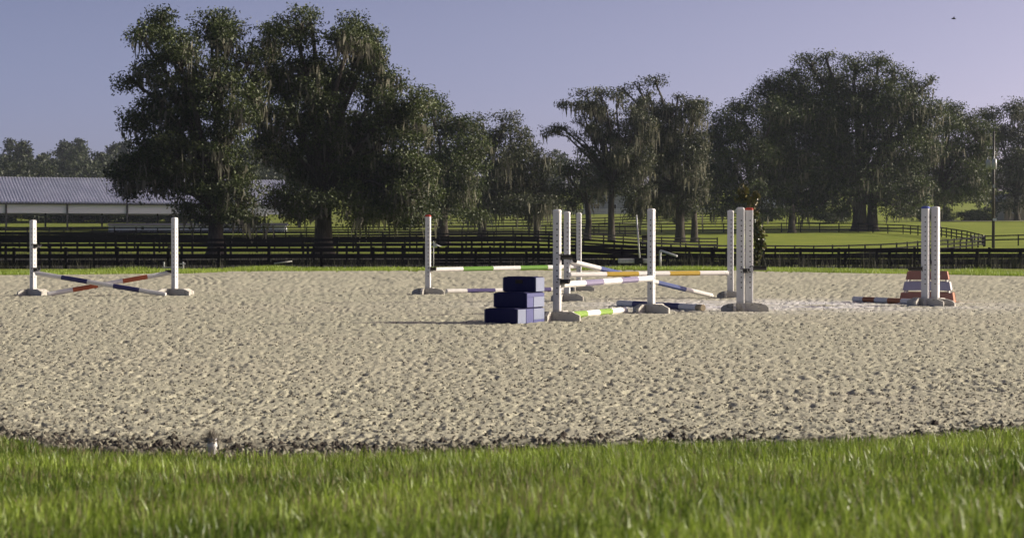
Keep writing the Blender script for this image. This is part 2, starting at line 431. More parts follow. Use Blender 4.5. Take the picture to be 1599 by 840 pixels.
# ------------------------------------------------------------------ grass
def blades(name, x, y, z, h, w, mat, lean=.35, tone=None, segs=2):
    n = len(x)
    a = rng.uniform(0, 6.28, n); dx, dy = np.cos(a) * w * .5, np.sin(a) * w * .5
    la = rng.uniform(0, 6.28, n); lr = np.abs(rng.normal(0, lean, n)) * h
    lx, ly = np.cos(la) * lr, np.sin(la) * lr
    hh = np.sqrt(np.maximum(h * h - lr * lr, (.38 * h) ** 2))
    v = np.empty((n, 5, 3), np.float32)
    for k, (sx, t) in enumerate(((-1, 0), (1, 0), (1, .5), (-1, .5), (0, 1))):
        ww = 1.0 if t == 0 else .8
        v[:, k, 0] = x + sx * dx * ww + lx * t ** 1.7; v[:, k, 1] = y + sx * dy * ww + ly * t ** 1.7; v[:, k, 2] = z + hh * (t if t != .5 else .56)
    i = (np.arange(n) * 5)[:, None]
    f = np.concatenate([i + np.array([[0, 1, 2]]), i + np.array([[0, 2, 3]]), i + np.array([[3, 2, 4]])])
    if tone is None: tone = rng.random(n)
    me = mesh_np(name, v.reshape(-1, 3), f, 3, tone=np.repeat(tone, 5)); me.materials.append(mat)
    return put(name, me)

n = 215000
y = np.sqrt(rng.uniform(2.6 ** 2, 11.8 ** 2, n)); x = rng.uniform(-.33, .33, n) * y
fe = front_edge(x)
ok = y < fe + rng.normal(.0, .05, n)
x, y = x[ok], y[ok]
dens = vnoise(x / .22, y / .22, 31); patch = vnoise(x / 1.1, y / 1.1, 32)
h = (.040 + .038 * dens) * rng.uniform(.55, 1.25, len(x)) * (.8 + .5 * patch)
tone = np.clip(.10 + .55 * vnoise(x / .35, y / .5, 33) + rng.normal(0, .22, len(x)) + .45 * (patch - .5) + .35 * (vnoise(x / .22, y / .3, 41) - .5) + .3 * np.clip((vnoise(x / .12, y / .12, 39) - .5), 0, 1), 0, 1)
dry = (rng.random(len(x)) < .12 + .30 * np.clip((vnoise(x / .9 + 7, y / .5, 35) - .55) * 3, 0, 1))
tag(blades('lawn_grass', x[~dry], y[~dry], H(x, y)[~dry] - .005, h[~dry], rng.uniform(.0032, .0066, (~dry).sum()), M['grass_blade'], 1.25, tone[~dry]),
    'short green lawn grass in front of the sand arena', 'grass', kind='stuff')
tag(blades('dry_grass', x[dry], y[dry], H(x, y)[dry] - .005, h[dry] * .95, rng.uniform(.0022, .004, dry.sum()), M['dry_blade'], .7),
    'dry straw coloured blades among the front lawn', 'grass', kind='stuff')
n = 70000
x = rng.uniform(-24, 24, n); be = back_edge(x); y = be + rng.uniform(-.25, 7.5, n) ** 1.0
h = rng.uniform(.05, .13, n) * (1 + .9 * np.clip((vnoise(x / 2.2, y / 3, 36) - .55) * 3, 0, 1) + .4 * np.exp(-((x - 4.6) / 1.4) ** 2))
tag(blades('verge_grass', x, y, H(x, y) - .01, h, rng.uniform(.010, .022, n), M['grass_blade'], .4, np.clip(.5 + .5 * vnoise(x / 1.5, y / 1.5, 37) * rng.uniform(.5, 1.3, n), 0, 1)),
    'bright green grass verge behind the arena sand', 'grass', kind='stuff')
n = 22000
x = rng.uniform(-36, 38, n); y = rng.uniform(92, 142, n)
clump = vnoise(x / 1.6, y / 4, 38)
ok = clump + rng.uniform(-.25, .25, n) > .50
x, y = x[ok], y[ok]
tag(blades('tall_weeds', x, y, H(x, y) - .01, rng.uniform(.25, .85, len(x)) * (1 + .5 * (x > 8)), rng.uniform(.02, .05, len(x)), M['weed'], .25),
    'dark tall weeds growing along the black fences', 'weeds', kind='stuff')

# ------------------------------------------------------------------ jump standards
def holes_mesh(hgt, w):
    mb = MB()
    n_ = int((hgt - .42) / .076)
    for face in (0, 1):
        for k in range(n_):
            z = .36 + k * .076
            ring = [(math.cos(a) * .011, math.sin(a) * .011) for a in [i * math.pi / 3 for i in range(6)]]
            if face == 0: P = [(a + w * .12, -w / 2 - .0012, z + b) for a, b in ring]
            else: P = [(w / 2 + .0012, a, z + b) for a, b in ring]
            mb.add([Vector(p) for p in P], [tuple(range(6))])
    return mb
def foot_mesh(L, hgt, t, style):
    if style == 'dome': poly = [(0, 0), (L, 0), (L, hgt * .45), (L * .9, hgt * .72), (L * .68, hgt * .93), (L * .4, hgt), (0, hgt)]
    else: poly = [(0, 0), (L, 0), (L, hgt * .62), (L * .70, hgt), (0, hgt)]
    mb = MB(); mb.prism(poly, -t / 2, t / 2); return mb
standards = {}
def standard(key, px, py, top, rot, label, w=.10, style='cut', cap='cap_white', L=.36, cups=(), feet=(0, 90, 180, 270), tilt=0.0, fh=.135):
    p = on(px, py); hgt = EYE + (HZ - top) / F * p.y * 1.0
    t = empty('jump_standard', p, R(rot), label, 'jump standard', 'white wooden jump standards')
    t.rotation_euler.x = R(tilt)
    standards[key] = (p, hgt, R(rot))
    post = MB(); post.box((0, 0, (hgt + .02) / 2), (w, w, hgt - .02), bev=.008); post.build('post', M['white'], t)
    c_ = MB(); r = w / 2 + .004
    def sq(k, z): return [Vector((a * k, b * k, z)) for a, b in ((-1, -.7), (-.7, -1), (.7, -1), (1, -.7), (1, .7), (.7, 1), (-.7, 1), (-1, .7))]
    c_.loft([sq(r, hgt - .009), sq(r, hgt + .010), sq(r * .8, hgt + .024), sq(r * .35, hgt + .030)], smooth=False)
    c_.build('cap', M[cap], t)
    tag(holes_mesh(hgt, w).build('peg_holes', M['hole'], t), kind='stuff')
    for k, a in enumerate(feet):
        f = foot_mesh(L * (1 if k % 2 == 0 else .9), fh * random.uniform(.93, 1.05), .042, style).build('foot', M['white_worn'], t)
        off = Matrix.Rotation(R(a), 3, 'Z') @ Vector((-w / 2 + .004, -(w / 2 + .023), 0.0))
        f.location = off; f.rotation_euler.z = R(a)
    for (z, ang, ln) in cups:
        cup = MB()
        # back plate against the post, then a cradle reaching out
        cup.box((w / 2 + .006, 0, 0), (.009, .065, .085))
        prof = [(-.046, .030), (-.038, -.012), (0, -.032), (.038, -.012), (.046, .030), (.034, .030), (.026, 0), (0, -.014), (-.026, 0), (-.034, .030)]
        rings = [[Vector((xx, a_, b_)) for a_, b_ in prof] for xx in (w / 2 + .010, w / 2 + ln)]
        cup.loft(rings)
        cup.tube([(w / 2 + .02, -.045, .03), (w / 2 - .03, -.062, .03)], .006, 6)
        c2 = cup.build('jump_cup', M['black_metal'], t)
        c2.location = (0, 0, z); c2.rotation_euler.z = R(ang)
    return t

standard('a', 52, 462, 346, -38, 'white jump standard at the left end of the red and navy cross jump', cups=((.95, 0, .14), (.50, 0, .12)), L=.40)
standard('b', 273, 461.5, 342, -36, 'white jump standard at the right end of the red and navy cross jump', cups=((.93, 180, .10), (.46, 180, .16)), L=.52)
standard('c', 668.5, 459.8, 338, -9, 'white jump standard with red cap left of the green striped pole', cap='cap_red', cups=((.50, 0, .11),), L=.38, style='dome')
standard('d', 870, 502, 330.5, -17, 'tall white jump standard right behind the blue mounting block', w=.093, cups=((.84, 20, .15), (.52, 0, .12)), L=.37)
standard('e', 1017, 489.5, 329, -32, 'white jump standard at the far end of the lilac striped pole', w=.092, cups=((1.10, 180, .09), (.52, 200, .10)), L=.37)
standard('f', 885.5, 471, 333, -12, 'white jump standard holding the left end of the yellow striped pole', cups=((.46, 0, .13), (.70, 0, .12)), L=.34)
standard('g', 904, 455, 334.5, -8, 'white jump standard at the far right end of the green striped pole', cups=((.50, 180, .10),), L=.38)
standard('h', 1140.5, 466, 331, -8, 'white jump standard holding the right end of the yellow striped pole', w=.112, cups=((.45, 190, .17),), L=.30, style='dome')
standard('i', 1156, 487, 327, -6, 'white capped jump standard, left one of the pair beside the magnolia', w=.116, style='dome', cups=((.61, -30, .08),), L=.34)
standard('j', 1169.6, 486.7, 327.5, -6, 'red capped jump standard, right one of the pair beside the magnolia', w=.116, cap='cap_red', style='dome', cups=((.645, -8, .20),), L=.34)
standard('k', 1445, 478.5, 325, -30, 'blue capped jump standard before the rust slatted pyramid filler', w=.112, cap='cap_blue', cups=((.60, 215, .22),), L=.38)
standard('l', 1460.5, 478.3, 325.5, -30, 'white capped jump standard before the rust slatted pyramid filler', w=.112, cups=((.70, 205, .22),), L=.40, style='dome')

# ------------------------------------------------------------------ poles
def pole(a, b, bands, label, group=None, rad=.045, name='jump_pole'):
    """a, b: end points; bands: (fraction of length, paint)"""
    a, b = Vector(a), Vector(b)
    L = (b - a).length
    mats, mb = [], MB()
    pts = 0.0
    for k, (fr, mm) in enumerate(bands):
        if mm not in mats: mats.append(mm)
        x0, x1 = pts * L, (pts + fr) * L; pts += fr
        e0, e1 = (k == 0), (k == len(bands) - 1)
        xs = ([0, .012] if e0 else [x0]) + ([L - .012, L] if e1 else [x1])
        rs = ([rad * .86, rad] if e0 else [rad]) + ([rad, rad * .86] if e1 else [rad])
        rings = [[Vector((xx, math.cos(math.pi / 8 + i * math.pi / 4) * r_, math.sin(math.pi / 8 + i * math.pi / 4) * r_)) for i in range(8)] for xx, r_ in zip(xs, rs)]
        n0 = len(mb.f)
        mb.loft(rings, mats.index(mm), caps=False)
        if e0: mb.add(rings[0], [tuple(reversed(range(8)))], mats.index(mm))
        if e1: mb.add(rings[-1], [tuple(range(8))], mats.index(mm))
    o = mb.build(name, [M[q] for q in mats])
    dirv = (b - a).normalized()
    xq = dirv; zq = (Vector((0, 0, 1)) - xq * xq.z).normalized(); yq = zq.cross(xq)
    o.matrix_world = Matrix(((xq.x, yq.x, zq.x, a.x), (xq.y, yq.y, zq.y, a.y), (xq.z, yq.z, zq.z, a.z), (0, 0, 0, 1)))
    return tag(o, label, 'jump pole', group)
def along(px, k, extra=0.0):      # depth of a standard
    return standards[k][0].y + extra
W_, N_, = 'pole_white', 'navy'
fifth = lambda c_: [(.2, W_), (.2, c_), (.2, W_), (.2, c_), (.2, W_)]
GRP = 'striped wooden jump poles'
da, db = standards['a'][0].y, standards['b'][0].y
pole(at(56, 426.5, da - .10), at(259, 460, on(259, 463).y), fifth('navy'), 'navy and white jump pole sloping down to the right in the cross jump', GRP, .046)
pole(at(74, 459.5, on(74, 463).y - .0), at(268, 425.5, db + .12), fifth('red'), 'red and white jump pole sloping up to the right in the cross jump', GRP, .046)
dc, dg = standards['c'][0].y, standards['g'][0].y
pole(at(675, 421, dc), at(899, 416.5, dg), [(.2, W_), (.205, 'green'), (.19, W_), (.195, 'green'), (.21, W_)], 'green and white jump pole hung level behind the mounting block', GRP, .046)
pole(on(697, 458.5) + Vector((0, 0, .05)), on(888, 455.5) + Vector((0, 0, .05)), [(.16, W_), (.225, 'purple'), (.40, W_), (.06, 'purple'), (.155, W_)], 'purple and white pole lying on the sand behind the mounting block', GRP, .045)
df, dh = standards['f'][0].y, standards['h'][0].y
pole(at(889, 429, df - .12), at(1136, 426, dh - .12), [(.222, W_), (.198, 'yellow'), (.197, W_), (.195, 'yellow'), (.188, W_)], 'yellow and white jump pole hung level behind the lilac one', GRP, .044)
pole(at(890, 408, df - .05), at(1112, 462, on(1112, 465.5).y + .05), fifth('blue'), 'blue and white jump pole slanting down to the right behind the yellow one', GRP, .044)
dd, de = standards['d'][0].y, standards['e'][0].y
pole(at(878, 444.5, dd + .02), at(1017, 434.5, de - .08), [(.225, W_), (.195, 'lilac'), (.205, W_), (.195, 'lilac'), (.18, W_)], 'lilac and white jump pole hung level in the nearest jump', GRP, .043)
pole(on(874, 500) + Vector((.05, .25, .05)), on(977, 489.5) + Vector((0, 0, .05)), [(.14, W_), (.2, 'lime'), (.2, W_), (.2, 'lime'), (.26, W_)], 'lime green and white pole lying on the sand under the nearest jump', GRP, .047)
pole(on(966, 478.5) + Vector((0, 0, .05)), on(1098, 486) + Vector((0, 0, .05)), [(.2, W_), (.2, 'navy'), (.15, W_), (.2, 'navy'), (.19, W_), (.06, 'end_grain')], 'navy and white pole lying on the sand behind the lilac jump', GRP, .055)
pole(on(1333, 471.5) + Vector((0, 0, .05)), on(1437, 476.5) + Vector((0, .12, .05)), [(.17, W_), (.185, 'orange'), (.20, W_), (.20, 'orange'), (.245, W_)], 'orange and white pole lying on the sand beside the slatted filler', GRP, .050)

# ------------------------------------------------------------------ blue mounting block
p0 = on(759.5, 506); p1 = on(804.5, 507.2)
wd = .46
blk = empty('mounting_block', on(782, 506.5), R(-27), 'blue three step mounting block standing on the sand beside a jump', 'mounting block')
# local axes: x to the right, y away from the rider; bottom riser at y = 0
st, sh = .255, (.198, .196, .196)
zz = 0
for k in range(3):
    mb = MB()
    y0 = k * st; y1 = 3 * st
    mb.box((0, (y0 + y1) / 2, zz + sh[k] / 2), (wd, y1 - y0, sh[k] - .003), bev=.012)
    s_ = mb.build('step', M['block_blue'], blk)
    g_ = MB()
    g_.box((0, y0 + .10, zz + sh[k] + .0008), (wd * .80, .155, .006), bev=.002)
    g_.build('tread', M['block_blue'], s_)
    # side panels: cast shade painted as deeper blue bands between pale sunlit areas
    lays = {0: (('block_side', 0, .235, 0, 1), ('block_shade', .235, .45, 0, 1), ('block_side', .45, .765, .22, 1), ('block_shade', .45, .765, 0, .22)),
            1: (('block_shade', .255, .45, 0, .74), ('block_side', .45, .765, 0, .74), ('block_shade', .255, .765, .74, 1)), 2: (('block_side', .51, .765, 0, 1),)}[k]
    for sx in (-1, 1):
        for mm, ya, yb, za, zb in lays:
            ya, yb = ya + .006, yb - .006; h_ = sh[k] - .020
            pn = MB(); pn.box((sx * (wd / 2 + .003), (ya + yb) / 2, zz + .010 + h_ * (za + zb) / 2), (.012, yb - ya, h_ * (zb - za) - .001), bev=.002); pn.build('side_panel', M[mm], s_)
    zz += sh[k]
hh = MB(); hh.box((.0, 2 * st - .002, zz - .062), (.105, .012, .048), bev=.004); hh.build('hand_hole', M['hole'], blk)

# ------------------------------------------------------------------ slatted pyramid filler
pf = on(1455.5, 473.5)
fil = empty('jump_filler', pf + Vector((0, .35, 0)), R(-15), 'rust and lilac slatted pyramid jump filler behind the right pair of standards', 'jump filler')
tiers = ((.0, .175, .455, .40), (.215, .36, .40, .325), (.395, .535, .355, .25))
paints = ('rust', 'grey_lilac', 'rust'); side_paints = ('orange', 'white_worn', 'orange')  # shade painted into the rust fronts, sunlit colour into the orange ends
for (z0, z1, h0, d0), pc, spc in zip(tiers, paints, side_paints):
    h1, d1 = h0 - .028, d0 - .05
    for sy in (-1, 1):
        mb = MB()
        A = [Vector((-h0, sy * d0, z0)), Vector((h0, sy * d0, z0)), Vector((h1, sy * d1, z1)), Vector((-h1, sy * d1, z1))]
        Bk = [q + Vector((0, -sy * .022, 0)) for q in A]
        mb.loft([A, Bk] if sy > 0 else [Bk, A]); mb.build('board', M[pc], fil)
    for sx in (-1, 1):
        mb = MB()
        A = [Vector((sx * (h0 - .003), -d0 + .026, z0 + .002)), Vector((sx * (h0 - .003), d0 - .026, z0 + .002)), Vector((sx * (h1 - .003), d1 - .026, z1 - .002)), Vector((sx * (h1 - .003), -d1 + .026, z1 - .002))]
        Bk = [q + Vector((-sx * .022, 0, 0)) for q in A]
        mb.loft([Bk, A] if sx > 0 else [A, Bk]); mb.build('end_board', M[spc], fil)
for sx in (-1, 1):
    for sy in (-1, 1):
        mb = MB(); mb.tube([(sx * .40, sy * .31, .004), (sx * .29, sy * .15, .525)], .022, 4, smooth=False); mb.build('corner_leg', M['white_worn'], fil)

# ------------------------------------------------------------------ board fences
unit = MB(); unit.box((.5, 0, 0), (1, 1, 1)); board_me = unit.mesh('board', M['black_fence'])
up = MB(); up.box((0, 0, .5), (1, 1, 1)); post_me = up.mesh('post', M['black_fence'])
def fence(pts, spacing, hgt, rails, label, board_h=.145, post_w=.13, group='black board fences', sink=0.0):
    P = [Vector((x, y, 0)) for x, y in pts]
    seg, out = [], []
    for a, b in zip(P, P[1:]):
        n_ = max(1, int((b - a).length / spacing))
        for k in range(n_): out.append(a.lerp(b, k / n_))
    out.append(P[-1])
    for q in out: q.z = hz(q.x, q.y) - sink
    t = empty('board_fence', out[0], 0, label, 'fence', group)
    o0 = out[0]
    for q in out:
        put('post', post_me, t, loc=q - o0 - Vector((0, 0, .05)), scale=(post_w * random.uniform(.9, 1.1), post_w, hgt + random.uniform(.02, .10)), rz=random.uniform(-.1, .1))
    for a, b in zip(out, out[1:]):
        for r in rails:
            aa, bb = a + Vector((0, 0, r + random.uniform(-.012, .012))), b + Vector((0, 0, r + random.uniform(-.012, .012)))
            d = bb - aa; o = put('board', board_me, t)
            side = Vector((d.y, -d.x, 0)).normalized() * (post_w / 2 + .016)
            o.location = aa - o0 + side
            o.rotation_euler = (0, -math.atan2(d.z, math.hypot(d.x, d.y)), math.atan2(d.y, d.x))
            o.scale = (d.length - .008, .028, board_h)
    return t
def line(pxs): return [(X(px, d), d) for px, d in pxs]
fence(line([(-60, 103), (420, 106), (900, 109), (1250, 112), (1660, 115)]), 2.44, 1.30, (1.17, .82, .46), 'nearest black board fence running just beyond the grass verge', .16, .15)
fence(line([(-60, 117), (420, 118), (900, 121), (1250, 123), (1660, 126)]), 2.44, 1.30, (1.14, .80, .46), 'black board fence on the near side of the dark lane', .15, .14)
fence(line([(-60, 144), (420, 145), (840, 148)]), 2.44, 1.36, (1.25, .92, .58), 'black board fence between the dark lane and the two big left oaks', .17, .14)
fence(line([(-60, 128), (420, 129), (900, 131), (1250, 133), (1660, 136)]), 2.44, 1.34, (1.24, .90, .55), 'second black board fence on the far side of the dark lane', .15, .15)
fence(line([(-60, 160), (300, 162), (700, 165), (1010, 168)]), 2.44, 1.36, (1.25, .93, .60, .27), 'third black board fence in front of the two big left oaks')
fence(line([(-60, 182), (300, 183), (640, 186), (900, 190)]), 2.44, 1.36, (1.25, .93, .60, .27), 'black board fence just behind the two big left oaks')
fence(line([(-60, 205), (300, 205), (640, 205), (880, 210), (1120, 222)]), 2.5, 1.36, (1.27, .93, .60, .27), 'black board fence in the shade behind the two big left oaks')
fence(line([(-60, 245), (280, 248), (640, 255), (1000, 275)]), 2.5, 1.36, (1.27, .93, .60, .27), 'black board fence before the long open barn')
fence(line([(1000, 185), (1180, 200), (1300, 206), (1400, 212), (1480, 222), (1536, 236)]), 2.3, 1.3, (1.22, .78, .36), 'black board fence along the low edge of the sunlit right pasture')
fence(line([(870, 285), (1000, 286), (1130, 287), (1250, 288), (1340, 287), (1410, 280), (1470, 266), (1510, 252), (1534, 240)]), 2.7, 1.32, (1.24, .80, .36), 'black board fence curving over the top of the right pasture')
fence(line([(640, 318), (860, 325), (1000, 330), (1190, 333)]), 2.8, 1.3, (1.22, .78, .36), 'thin black board fence farthest off under the middle oaks')
fence(line([(1538, 237), (1590, 238), (1680, 240)]), 2.6, 1.3, (1.22, .74), 'short black board fence behind the utility pole foot')
# pale rail fence far beyond the oaks
wf = MB(); wf.box((.5, 0, 0), (1, 1, 1)); pale_board = wf.mesh('board', M['white'])
wf = MB(); wf.box((0, 0, .5), (1, 1, 1)); pale_post = wf.mesh('post', M['white'])
_b, _p = board_me, post_me
board_me, post_me = pale_board, pale_post
fence(line([(640, 452), (860, 455), (1120, 455), (1260, 452)]), 4.0, 1.35, (1.15, .75, .35), 'white board fence in the distance seen under the middle oaks', .28, .16, group=None)
board_me, post_me = _b, _p
# gate at the pasture corner
g0 = Vector((X(1522, 240), 241, 0)); g0.z = hz(g0.x, g0.y)
gt = empty('field_gate', g0, R(12), 'small pale field gate at the corner of the right pasture fence', 'gate')
for z in (.25, .55, .85, 1.15):
    mb = MB(); mb.tube([(0, 0, z), (1.5, 0, z)], .03, 6); mb.build('rail', M['white_worn'], gt)
for x_ in (0, 1.5):
    mb = MB(); mb.tube([(x_, 0, .05), (x_, 0, 1.25)], .04, 6); mb.build('upright', M['white_worn'], gt)

# ------------------------------------------------------------------ long barn on the left
BD = 322.0
bz = 3.0
th = R(22)
barn = empty('open_barn', (X(432, BD) - 26, BD, bz), th, 'long open sided barn with a pale ribbed metal roof', 'barn')
M['roof_metal'], nt, b = new_mat('roof_metal', (.42, .43, .50), .38, .5)
b.inputs['Metallic'].default_value = .25
nt.links.new(ramp(nt, nz(nt, .4, 4), [(.3, (.46, .47, .57)), (.7, (.56, .57, .66))]), b.inputs['Base Color'])
M['fascia'], nt, b = new_mat('white_metal_wall', (.60, .62, .70), .6, .2)
M['dark_steel'], nt, b = new_mat('dark_steel', (.03, .03, .035), .6, .2)
L2, RUN, EAVE, RIDGE, FB = 28.0, 10.5, 3.95, 7.9, 2.35
for sy in (-1, 1):
    rf = MB()
    n_r = 120; pitch = 2 * L2 / n_r
    prof = []
    for k in range(n_r):
        x0 = -L2 + k * pitch
        prof += [(x0, 0), (x0 + pitch * .52, 0), (x0 + pitch * .66, .22), (x0 + pitch * .86, .22)]
    prof.append((L2, 0))
    vsx = []
    for (yy, zz_) in ((sy * (RUN + .5), EAVE - .15), (0, RIDGE)):
        vsx += [Vector((xx, yy, zz_ + h_)) for xx, h_ in prof]
    m_ = len(prof)
    rf.add(vsx, [(i, i + 1, i + 1 + m_, i + m_) for i in range(m_ - 1)])
    rf.build('roof', M['roof_metal'], barn)
    fa = MB(); fa.box((0, sy * RUN, (EAVE + FB) / 2 - .12), (2 * L2, .08, EAVE - FB - .05)); fo = fa.build('fascia', M['fascia'], barn)
    tr = MB(); tr.box((0, sy * (RUN + .46), EAVE - .28), (2 * L2, .10, .22)); tr.build('eave_trim', M['dark_steel'], barn)
    for k in range(7):
        xk_ = -L2 + .4 + k * (2 * L2 - .8) / 6
        mb = MB(); mb.box((xk_, sy * (RUN + .06), EAVE / 2 - .2), (.26, .24, EAVE + .3)); mb.build('post', M['dark_steel'], barn)
rg = MB(); rg.box((0, 0, RIDGE + .06), (2 * L2, .6, .10)); rg.build('ridge_cap', M['roof_metal'], barn)
for sx in (-1, 1):
    gb = MB(); gb.prism([(-RUN, EAVE - .25), (RUN, EAVE - .25), (0, RIDGE - .12)], -.05, .05, mat=Matrix.Rotation(R(90), 3, 'Z'), c=(sx * (L2 - .3), 0, 0)); gb.build('gable', M['fascia'], barn)
# low shed in front of it
SD = 300.0
shed = empty('low_shed', (X(310, SD), SD, hz(X(310, SD), SD)), R(2), 'low white walled shed with a dark roof in front of the barn', 'shed')
mb = MB(); mb.box((0, 0, .35), (26, 4.0, .95)); mb.build('wall', M['fascia'], shed)
mb = MB(); mb.loft([[Vector((-13.4, -2.5, .83)), Vector((13.4, -2.5, .83)), Vector((13.4, 2.5, .83)), Vector((-13.4, 2.5, .83))],
                    [Vector((-13.2, -.2, 1.15)), Vector((13.2, -.2, 1.25)), Vector((13.2, .2, 1.25)), Vector((-13.2, .2, 1.15))]]); mb.build('roof', M['dark_steel'], shed)
for x_ in (-8, -1, 9.2):
    mb = MB(); mb.box((x_, -2.02, .45), (.4, .05, .4)); mb.build('window', M['hole'], shed)
# barns seen between the middle trunks and at far right
def shed_house(px, d, w, dp, wall_h, roof_h, label, wall, roof, rz=0, door=True):
    t = empty('farm_building', (X(px, d), d, hz(X(px, d), d) - .1), R(rz), label, 'farm building')
    mb = MB(); mb.box((0, 0, wall_h / 2), (w, dp, wall_h)); mb.build('wall', wall, t)
    mb = MB(); mb.prism([(-w / 2 - .5, wall_h), (w / 2 + .5, wall_h), (w / 2 - .6, wall_h + roof_h), (-w / 2 + .6, wall_h + roof_h)], -dp / 2 - .4, dp / 2 + .4); mb.build('roof', roof, t)
    for k, (fx, ww, hh_, z0) in enumerate(((-.28, 1.4, 1.1, 1.3), (.05, 1.5, 2.2, .02), (.32, 1.4, 1.1, 1.3))):
        nm = 'door' if k == 1 else 'window'
        f = MB(); f.box((fx * w, -dp / 2 - .03, z0 + hh_ / 2), (ww + .24, .06, hh_ + .2)); fo = f.build(nm, M['fascia'], t)
        g = MB(); g.box((fx * w, -dp / 2 - .075, z0 + hh_ / 2), (ww, .04, hh_)); g.build('panel' if k == 1 else 'pane', M['hole'], fo)
    return t
M['beige_wall'] = painted('beige_wall', (.36, .32, .26), amount=.8, scale=1)
M['grey_wall'] = painted('grey_wall', (.30, .31, .33), amount=.8, scale=1)
shed_house(1600, 352, 9.5, 7, 3.2, 1.4, 'beige farm house in tree shade at the right edge', M['beige_wall'], M['grey_wall'], 4)
shed_house(952, 480, 12, 9, 3.6, 1.2, 'grey farm building seen between trunks behind the white fence', M['grey_wall'], M['grey_wall'], 0)
shed_house(1196, 470, 9, 6, 2.6, 1.3, 'pale farm building seen beside the magnolia under the right oak', M['fascia'], M['roof_metal'], 0)

# ------------------------------------------------------------------ small things beyond the verge
p = on(1000, 416); a_ = at(994, 338, p.y)
sk = empty('stake', p, 0, 'thin white stake leaning to the left behind the jumps', 'stake')
mb = MB(); mb.tube([(0, 0, -.05), (a_.x - p.x, .0, a_.z)], .032, 8); mb.build('shaft', M['white'], sk)
mb = MB(); mb.tube([(a_.x - p.x, 0, a_.z), (a_.x - p.x - .004, 0, a_.z + .06)], [.036, .02], 8); mb.build('tip', M['cap_white'], sk)
p = on(1031, 415); q1 = at(1031, 391.5, p.y); q2 = at(1057, 400, p.y - .6)
pv = empty('bent_pipe', p, 0, 'white bent pipe sticking up from the verge grass', 'pipe')
mb = MB(); mb.tube([(0, 0, -.05), (0, 0, q1.z - .03), (.03, -.02, q1.z), (q2.x - p.x, q2.y - p.y, q2.z)], .045, 8); mb.build('tube', M['white'], pv)
mb = MB(); mb.tube([(0, 0, q1.z - .09), (0, 0, q1.z - .03), (.05, -.03, q1.z - .005)], .056, 8); mb.build('elbow', M['cap_white'], pv)
p = at(988, 411, 80)
tq = empty('trough', (p.x, 80, hz(p.x, 80)), 0, 'low white trough with a dark middle band lying behind the verge', 'trough')
for x0, x1, mm, nm in ((-.58, .07, 'white_worn', 'end_section'), (.07, .42, 'black_metal', 'middle_band'), (.42, .85, 'white_worn', 'end_section')):
    mb = MB(); hh_ = p.z - hz(p.x, 80)
    mb.box(((x0 + x1) / 2, 0, hh_ + .09), (x1 - x0 - .004, .30 if nm != 'middle_band' else .38, .19 if nm != 'middle_band' else .24), bev=.03); mb.build(nm, M[mm], tq)
mb = MB()
for x_ in (-.45, .72): mb.box((x_, 0, hh_ / 2), (.08, .26, hh_ + .02))
mb.build('support', M['black_metal'], tq)
# small white cavalletti rack by the left jump
p = at(256, 422, 75.0)
z0_ = hz(p.x, 75)
rk = empty('pole_rack', (p.x, 75, z0_), 0, 'low white two rail rack beyond the left cross jump', 'rack')
hh_ = at(256, 409, 75).z - z0_
for x_ in (0, .72):
    mb = MB(); mb.box((x_, 0, hh_ / 2), (.05, .05, hh_)); mb.build('upright', M['white'], rk)
for py_ in (417.5, 422, 412):
    if py_ == 412: mb = MB(); mb.box((.70, -.05, at(256, py_, 75).z - z0_), (.20, .04, .04))
    else: mb = MB(); mb.box((.34, -.05, at(256, py_, 75).z - z0_), (.78, .04, .045))
    mb.build('rail', M['white'], rk)
# thin white pole lying against the fence
p, q = at(428, 411.5, 98), at(456, 408, 98)
tag(MB().build('pole_stub', M['white']) if False else (lambda m_: (m_.tube([p, q], .03, 6), m_.build('fallen_pole', M['white']))[1])(MB()),
    'thin white pole propped against the near fence below the left oaks', 'pole')
# white triangular flag
p = at(677, 386, 101)
fl = empty('marker_flag', (p.x, 101, hz(p.x, 101)), 0, 'small white triangular flag above the near fence', 'flag')
hh_ = at(677, 377, 101).z - hz(p.x, 101)
mb = MB(); mb.tube([(0, 0, 0), (0, 0, hh_ + .03)], .018, 6); mb.build('staff', M['white'], fl)
mb = MB(); mb.loft([[Vector((0, -.012, hh_)), Vector((0, -.012, hh_ - .30)), Vector((.24, -.05, hh_ - .24)), Vector((.44, .02, hh_ - .25)), Vector((.12, -.03, hh_ - .13))],
                    [Vector((0, .012, hh_)), Vector((0, .012, hh_ - .30)), Vector((.24, -.02, hh_ - .24)), Vector((.44, .04, hh_ - .25)), Vector((.12, .0, hh_ - .13))]])
mb.build('cloth', M['white'], fl)
# sprinkler at the lawn edge
p = on(331, 716)
p.z = hz(p.x, p.y)
spr = empty('sprinkler', p, R(20), 'short white sprinkler riser with frayed drab tuft at the lawn edge', 'sprinkler')
mb = MB(); mb.tube([(0, 0, -.02), (0, 0, .055), (0, 0, .058), (0, 0, .085)], [.024, .021, .027, .022], 12); mb.build('riser', M['cap_white'], spr)
mb = MB(); mb.tube([(0.0, 0, .085), (.0, 0, .096), (0, 0, .102)], [.016, .026, .012], 10); mb.build('nozzle', M['grey_wall'], spr)
k_ = 150
M['drab'] = leaf_mat('drab_fibre', (.18, .165, .14), (.34, .31, .26), .8, .2, .1)
tuft = blades('frayed_tuft', rng.normal(0, .012, k_), rng.normal(0, .012, k_), np.full(k_, .075), rng.uniform(.05, .09, k_), rng.uniform(.003, .007, k_), M['drab'], .75)
tuft.parent = spr; tuft['kind'] = 'stuff'

